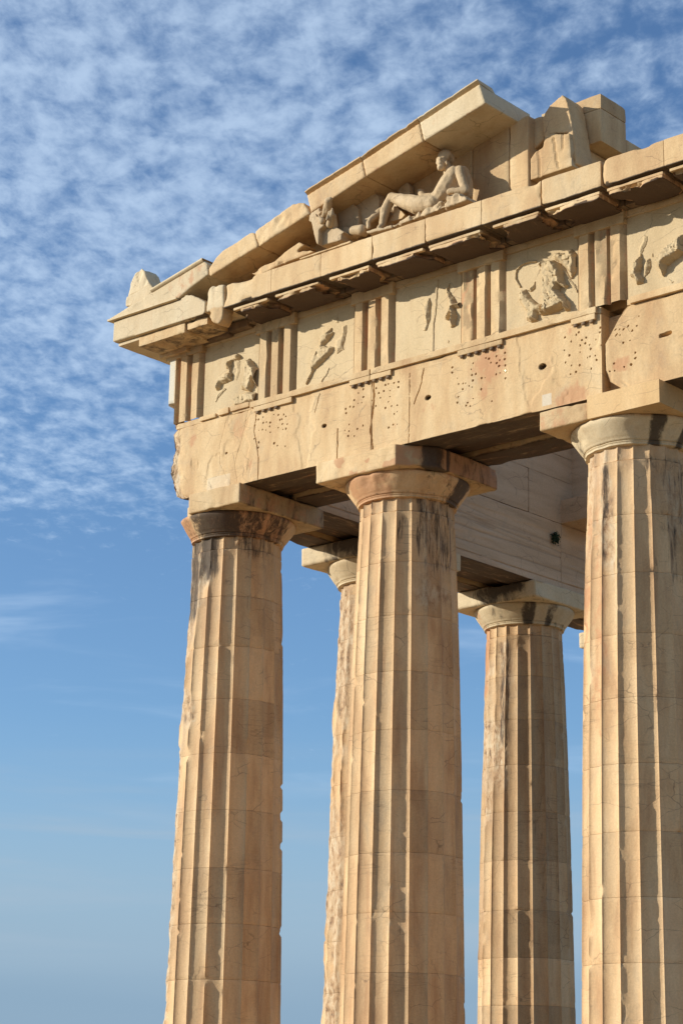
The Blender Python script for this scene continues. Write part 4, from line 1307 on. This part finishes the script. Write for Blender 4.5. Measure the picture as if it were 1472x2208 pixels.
def slab_cracks(V2, N):
    V2 = V2.copy()
    fr = N[:, 1] < -.5
    for pts in ([(1192, 300), (1198, 330), (1204, 362)], [(1160, 325), (1161, 385)], [(1213, 288), (1214, 320)]):
        d = seg_d(V2[:, 0] + .02 * fbm(V2, 6, 3, 4), V2[:, 2], [at(a_, b_, -.8) for a_, b_ in pts])
        V2[:, 1] += fr * .05 * (1 - ss(d, .004, .018))
    return V2


slab_m(1.2, 2.9, 'low dark gable slab behind the broken wave', 601)
slab_m(2.905, 4.3, 'gable slab in shade behind the horse heads', 602)
slab_m(4.305, 5.6, 'gable slab behind the lap of the reclining statue', 603)
slab_m(5.605, 6.30, 'gable slab right of the statue with slanting shadow edge', 604)
slab_m(6.305, at(1139, 388, Yt)[0], 'end slab of the gable wall with a sawn right edge', 605)
slab([(1141, 389), (1141, 343), (1152, 327), (1170, 316), (1172, 297), (1186, 287), (1206, 289), (1227, 285), (1233, 357)], -.80, -.50, 'cracked sunlit slab standing upright on the cornice', 611, disp=.012, smooth=1, post=slab_cracks, group='broken slabs at the top of the gable')
slab([(1173, 300), (1168, 256), (1181, 231), (1197, 215), (1212, 204), (1220, 212), (1226, 232), (1233, 270), (1244, 352), (1236, 357), (1224, 286), (1190, 288)], -.72, -.30, 'tall pointed boulder behind the cracked slab, sunlit tip', 612, disp=.016, smooth=2, group='broken slabs at the top of the gable')
slab([(1140, 325), (1139, 262), (1150, 255), (1170, 250), (1176, 262), (1172, 300), (1155, 318)], -.66, -.30, 'small shaded chunk wedged between gable end and pointed boulder', 613, disp=.014, smooth=2, group='broken slabs at the top of the gable')
# backing blocks behind the right end
Yb = -.25
cx, cz1 = at(1294, 201, Yb)
_, cz0 = at(1293, 304, Yb)
_, czm = at(1293, 233, Yb)
bx0 = cx - 1.1
tag(stone('backing_block', (bx0, Yb, czm + .004), (cx, .42, cz1), M_FRONT_V, res=.04, R0=.012, chip=.05, seed=621), 'topmost backing block with a sunlit front, against the sky', 'wall block', 'backing blocks behind the gable')
tag(stone('backing_block', (bx0, Yb, cz0), (cx - .005, .42, czm), M_FRONT_V, res=.04, R0=.012, chip=.05, seed=622), 'shaded backing block overhanging below the topmost block', 'wall block', 'backing blocks behind the gable')
q0 = at(1325, 283, .42)
tag(stone('backing_block', (bx0, .43, cz0 - .02), (cx - .01, 1.0, cz0 + .28), M_FRONT_V, res=.04, R0=.012, chip=.05, seed=623), 'low rear backing block stepping out behind the overhanging one', 'wall block', 'backing blocks behind the gable')
tag(stone('backing_block', (bx0 - .2, -.16, 13.64), (at(1268, 320, -.16)[0], .9, cz0 - .025), M_FRONT_V, res=.06, chip=.05, seed=624), 'shaded support block under the overhanging backing blocks', 'wall block', 'backing blocks behind the gable')
# broken wave at the left
wv = prism('broken_relief', poly_px([(548, 592), (575, 574), (598, 566), (620, 545), (650, 524), (662, 530), (640, 548), (672, 540), (684, 545), (640, 562), (600, 578), (575, 592), (560, 604)], -1.35), 'y', -1.42, -1.1, M_FRONT_V, None, .018, .016, 6, seed=31, smooth=2)
tag(wv, 'broken wavy remnant of sculpture lying low on the cornice, left of the horses', 'sculpture fragment')

# ------------------------------------------------------------------ pediment sculptures
def V3(qx, qy, Y):
    x, z = at(qx, qy, Y)
    return (x, Y, z)


def R2(k, a, b, off, Y):
    return V3(off[0] + a * k, off[1] + b * k, Y)


Z1 = lambda a, b, Y=-1.25: R2(.1359, a, b, (660, 310), Y)
P1_ = lambda pts, Y: [(lambda q: (q[0], q[2]))(Z1(a_, b_, Y)) for a_, b_ in pts]
Z2 = lambda a, b, Y=-1.25: R2(.1495, a, b, (840, 300), Y)
PXM = 138.0
r1 = lambda d: d * .1359 / PXM
r2 = lambda d: d * .1495 / PXM
fig = empty('reclining_statue', 'stone statue of a naked man reclining under the highest part of the cornice', 'statue', (Z2(640, 960)[0], -1.25, 13.64))
body = [
    # torso
    (Z2(930, 520, -1.22), r2(120), Z2(860, 640, -1.24), r2(135)),
    (Z2(860, 640, -1.24), r2(135), Z2(760, 800, -1.26), r2(125)),
    (Z2(1040, 560, -1.12), r2(100), Z2(1060, 760, -1.12), r2(110)),
    (Z2(1060, 760, -1.12), r2(110), Z2(860, 850, -1.18), r2(120)),
    (Z2(760, 800, -1.26), r2(120), Z2(640, 930, -1.28), r2(110)),
    (Z2(1030, 500, -1.12), r2(105), Z2(1085, 640, -1.10), r2(105)), (Z2(1085, 640, -1.10), r2(105), Z2(1090, 800, -1.12), r2(95)),
    (Z2(900, 560, -1.22), r2(110), Z2(820, 720, -1.24), r2(120)), (Z2(960, 640, -1.16), r2(125), Z2(900, 800, -1.18), r2(125)),
    # shoulders and neck
    (Z2(1000, 470, -1.2), r2(78), Z2(870, 500, -1.12), r2(90)),
    (Z2(850, 470, -1.17), r2(62), Z2(812, 380, -1.2), r2(58)),
    # near arm bent, forearm stump
    (Z2(1010, 460, -1.24), r2(74), Z2(1045, 600, -1.30), r2(62)), (Z2(1045, 600, -1.30), r2(60), Z2(1095, 740, -1.34), r2(52)), (Z2(1095, 745, -1.34), r2(54), Z2(860, 755, -1.42), r2(42)),
    # far arm: short raised stump
    (Z2(590, 840, -1.02), r2(60), Z2(500, 850, -1.0), r2(62)), (Z2(500, 850, -1.0), r2(60), Z2(450, 765, -1.0), r2(50)),
    # near leg
    (Z2(640, 930, -1.3), r2(122), Z2(400, 950, -1.32), r2(125)), (Z2(400, 950, -1.32), r2(125), Z2(160, 880, -1.30), r2(86)), (Z2(160, 880, -1.3), r2(78), Z2(30, 840, -1.28), r2(66)),
    (Z2(20, 850, -1.28), r2(64), Z1(1255, 1050, -1.30), r1(76)), (Z1(1255, 1050, -1.30), r1(76), Z1(1205, 1290, -1.32), r1(48)), (Z1(1205, 1300, -1.32), r1(46), Z1(1150, 1345, -1.42), r1(34)),
    # far leg stretched
    (Z2(560, 930, -1.1), r2(105), Z1(1420, 1010, -1.05), r1(80)), (Z1(1420, 1010, -1.05), r1(76), Z1(1230, 1040, -1.1), r1(62)), (Z1(1230, 1040, -1.1), r1(60), Z1(1080, 1160, -1.2), r1(58)), (Z1(1080, 1160, -1.2), r1(56), Z1(985, 1250, -1.3), r1(36)), (Z1(985, 1250, -1.3), r1(36), Z1(985, 1330, -1.38), r1(32)),
]
head = [
    (Z2(800, 262, -1.2), r2(112), Z2(825, 290, -1.16), r2(106)),
    (Z2(760, 330, -1.26), r2(82), Z2(745, 400, -1.29), r2(56)),
    (Z2(720, 300, -1.30), r2(50), Z2(735, 350, -1.31), r2(50)),
    (Z2(682, 318, -1.335), r2(13), Z2(678, 350, -1.34), r2(17)),       # nose
    (Z2(700, 398, -1.33), r2(22), Z2(712, 402, -1.34), r2(22)),         # mouth
    (Z2(716, 428, -1.32), r2(30), Z2(740, 430, -1.30), r2(34)),         # chin
    (Z2(690, 288, -1.33), r2(20), Z2(730, 282, -1.35), r2(20)),         # brow
    (Z2(815, 330, -1.30), r2(22), Z2(820, 360, -1.30), r2(16)),         # ear
]
body = [(a_, b_ * 1.14, c_, d_ * 1.14) for a_, b_, c_, d_ in body]
clay('body', body + head, M_STATUE, fig, .012, 2, .010, 13, seed=3, attrs=lambda V, N: {'soot': .22 + .2 * (N[:, 2] < -.2), 'tone': .10 * fbm(V, 5, 4, 9)})
clay('hair', [(Z2(800, 262, -1.185), r2(117), Z2(830, 288, -1.14), r2(112)), (Z2(855, 320, -1.11), r2(80), Z2(858, 370, -1.11), r2(58)), (Z2(722, 250, -1.27), r2(34), Z2(785, 215, -1.27), r2(34))], M_STATUE, fig, .012, 3, .006, 22, seed=4)
P2 = lambda pts, Y: [(lambda q: (q[0], q[2]))(Z2(a_, b_, Y)) for a_, b_ in pts]
d_ = prism('draped_rock', P2([(478, 1125), (500, 1060), (640, 985), (720, 950), (850, 890), (885, 800), (925, 790), (945, 850), (990, 800), (1045, 800), (1060, 850), (1150, 850), (1165, 895), (1100, 915), (900, 990), (700, 1065), (520, 1135)], -1.46), 'y', -1.54, -1.10, M_STATUE, fig, .013, .030, 11, seed=5, smooth=1)
d_['label'] = 'crumpled cloth over the rock seat'
prism('rock_ledge', P2([(60, 1262), (180, 1195), (300, 1120), (380, 1085), (460, 1062), (485, 1130), (300, 1200), (100, 1280)], -1.46), 'y', -1.52, -1.12, M_STATUE, fig, .013, .022, 11, seed=51, smooth=1)
prism('rock_ledge', P1_([(985, 1400), (1180, 1345), (1390, 1310), (1400, 1350), (1200, 1400), (1000, 1445)], -1.46), 'y', -1.52, -1.12, M_STATUE, fig, .013, .016, 11, seed=52, smooth=1)
wedge = prism('support_wedge', poly_px([(853, 447), (860, 446), (879, 466), (871, 475), (845, 482), (846, 470), (852, 468)], -1.15), 'y', -1.22, -1.0, M_FRONT_V, fig, .014, .006, seed=35)

# two horses rising out of the cornice
P1 = lambda pts, Y: [(lambda q: (q[0], q[2]))(Z1(a_, b_, Y)) for a_, b_ in pts]
hn = empty('horse_head_sculpture', 'carved horse head with raised muzzle at the left of the sculptures', 'sculpture', (Z1(400, 1500)[0], -1.3, 13.64), 'horse sculptures')
prism('horse_head', P1([(86, 1215), (98, 1178), (125, 1130), (148, 1072), (178, 1080), (203, 1055), (238, 995), (266, 985), (262, 1080), (290, 1140), (322, 1190), (332, 1320), (250, 1390), (255, 1500), (240, 1635), (212, 1600), (170, 1450), (150, 1345), (125, 1262), (95, 1252)], -1.52), 'y', -1.60, -1.26, M_STATUE, hn, .012, .012, 9, seed=6, smooth=6)
clay('cheek', [(Z1(255, 1230, -1.60), r1(58), Z1(215, 1190, -1.60), r1(44)), (Z1(150, 1120, -1.61), r1(16), Z1(165, 1150, -1.61), r1(14)), (Z1(210, 1120, -1.60), r1(26), Z1(240, 1080, -1.60), r1(22))], M_STATUE, hn, .012, 2, .006, 10, seed=66)
prism('neck_stump', P1([(250, 1370), (330, 1320), (470, 1318), (555, 1365), (632, 1412), (588, 1440), (580, 1540), (400, 1590), (255, 1640), (230, 1500)], -1.46), 'y', -1.50, -1.12, M_STATUE, hn, .014, .004, 8, seed=61, smooth=7)
clay('ear', [(Z1(375, 1280, -1.54), r1(62), Z1(405, 1130, -1.62), r1(50)), (Z1(405, 1130, -1.62), r1(50), Z1(412, 1030, -1.64), r1(16)), (Z1(330, 1200, -1.66), r1(24), Z1(362, 1080, -1.66), r1(20)), (Z1(440, 1150, -1.54), r1(46), Z1(450, 1300, -1.46), r1(60))], M_STATUE, hn, .012, 2, .006, 10, seed=7)
h2 = empty('horse_neck_sculpture', 'second horse neck rising behind the first, touching the raking cornice', 'sculpture', (Z1(340, 1100, -1.12)[0], -1.12, 13.64), 'horse sculptures')
clay('neck', [(Z1(340, 890, -1.70), r1(40), Z1(385, 880, -1.69), r1(38)), (Z1(350, 915, -1.68), r1(66), Z1(345, 1060, -1.58), r1(72)), (Z1(345, 1060, -1.58), r1(80), Z1(330, 1180, -1.46), r1(90)), (Z1(330, 1180, -1.46), r1(95), Z1(345, 1520, -1.3), r1(120)), (Z1(305, 990, -1.66), r1(36), Z1(285, 1120, -1.6), r1(40))], M_STATUE, h2, .012, 2, .006, 10, seed=8)
g_ = 'carved stumps between horses and statue'
s1 = prism('carved_stump', P1([(500, 1110), (530, 1060), (600, 1010), (690, 970), (770, 960), (822, 1000), (842, 1200), (838, 1330), (520, 1400)], -1.2), 'y', -1.22, -.86, M_STATUE, None, .016, .010, 6, seed=41, smooth=4)
tag(s1, 'rounded dome-topped stone stump right of the horse head', 'sculpture', g_)
s2 = prism('carved_stump', P1([(795, 960), (860, 905), (1000, 800), (1075, 755), (1130, 790), (1165, 900), (1150, 1060), (1060, 1160), (1000, 1200), (960, 1340), (880, 1330), (840, 1150)], -1.12), 'y', -1.14, -.86, M_STATUE, None, .016, .012, 6, seed=42, smooth=3)
tag(s2, 'taller slanted stone stump with a broken face beside the statue foot', 'sculpture', g_)
s3 = clay('carved_stump', [(Z1(760, 1380, -1.36), r1(85), Z1(880, 1370, -1.36), r1(95)), (Z1(880, 1380, -1.34), r1(90), Z1(930, 1420, -1.3), r1(60)), (Z1(640, 1400, -1.25), r1(90), Z1(800, 1420, -1.25), r1(90))], M_STATUE, None, .014, 3, .006, 9, seed=43)
tag(s3, 'low rounded horse chest lying on the cornice edge in front of the stumps', 'sculpture', g_)
s4 = prism('carved_stump', poly_px([(858, 412), (866, 400), (880, 394), (885, 402), (885, 425), (860, 430)], -.92), 'y', -.95, -.84, M_STATUE, None, .014, .006, seed=44, smooth=2)
tag(s4, 'small pointed fragment behind the statue knee against the gable wall', 'sculpture', g_)
s5 = prism('cornice_ledge', [(Z1(150, 1700)[0], 13.63), (Z1(960, 1450)[0], 13.63), (Z1(960, 1450)[0], 13.665), (Z1(150, 1700)[0], 13.66)], 'y', -1.625, -1.1, M_FRONT_V, None, .014, .006, 8, seed=45)
tag(s5, 'thin ledge slab beneath the horse sculptures', 'slab')

# ------------------------------------------------------------------ plant on the inner wall
pl = empty('wall_plant', 'small dark green plant growing from the grey inner wall', 'plant', (.93, 7.72, 11.42))
Vp, Fp = [], []
rp = np.random.default_rng(3)
for i in range(420):
    dq = rp.normal(size=3)
    dq = dq / np.linalg.norm(dq) * rp.random() ** .5 * (.085 + .03 * rp.normal())
    c = np.array([.92 + abs(dq[0]), 7.72 + dq[1] * 1.15, 11.40 + dq[2] * 1.2 - .35 * abs(dq[1])])
    a = rp.normal(size=3)
    a /= np.linalg.norm(a)
    b = np.cross(a, rp.normal(size=3))
    b /= np.linalg.norm(b)
    s = rp.uniform(.018, .034)
    k = len(Vp)
    Vp += [c - a * s, c + b * s * .5, c + a * s, c - b * s * .5]
    Fp.append((k, k + 1, k + 2, k + 3))
mk('foliage', np.array(Vp), np.array(Fp), M_LEAF, pl)
clay('stem', [((.88, 7.72, 11.36), .012, (.98, 7.72, 11.42), .008)], M_LEAF, pl, .005, 0, 0)
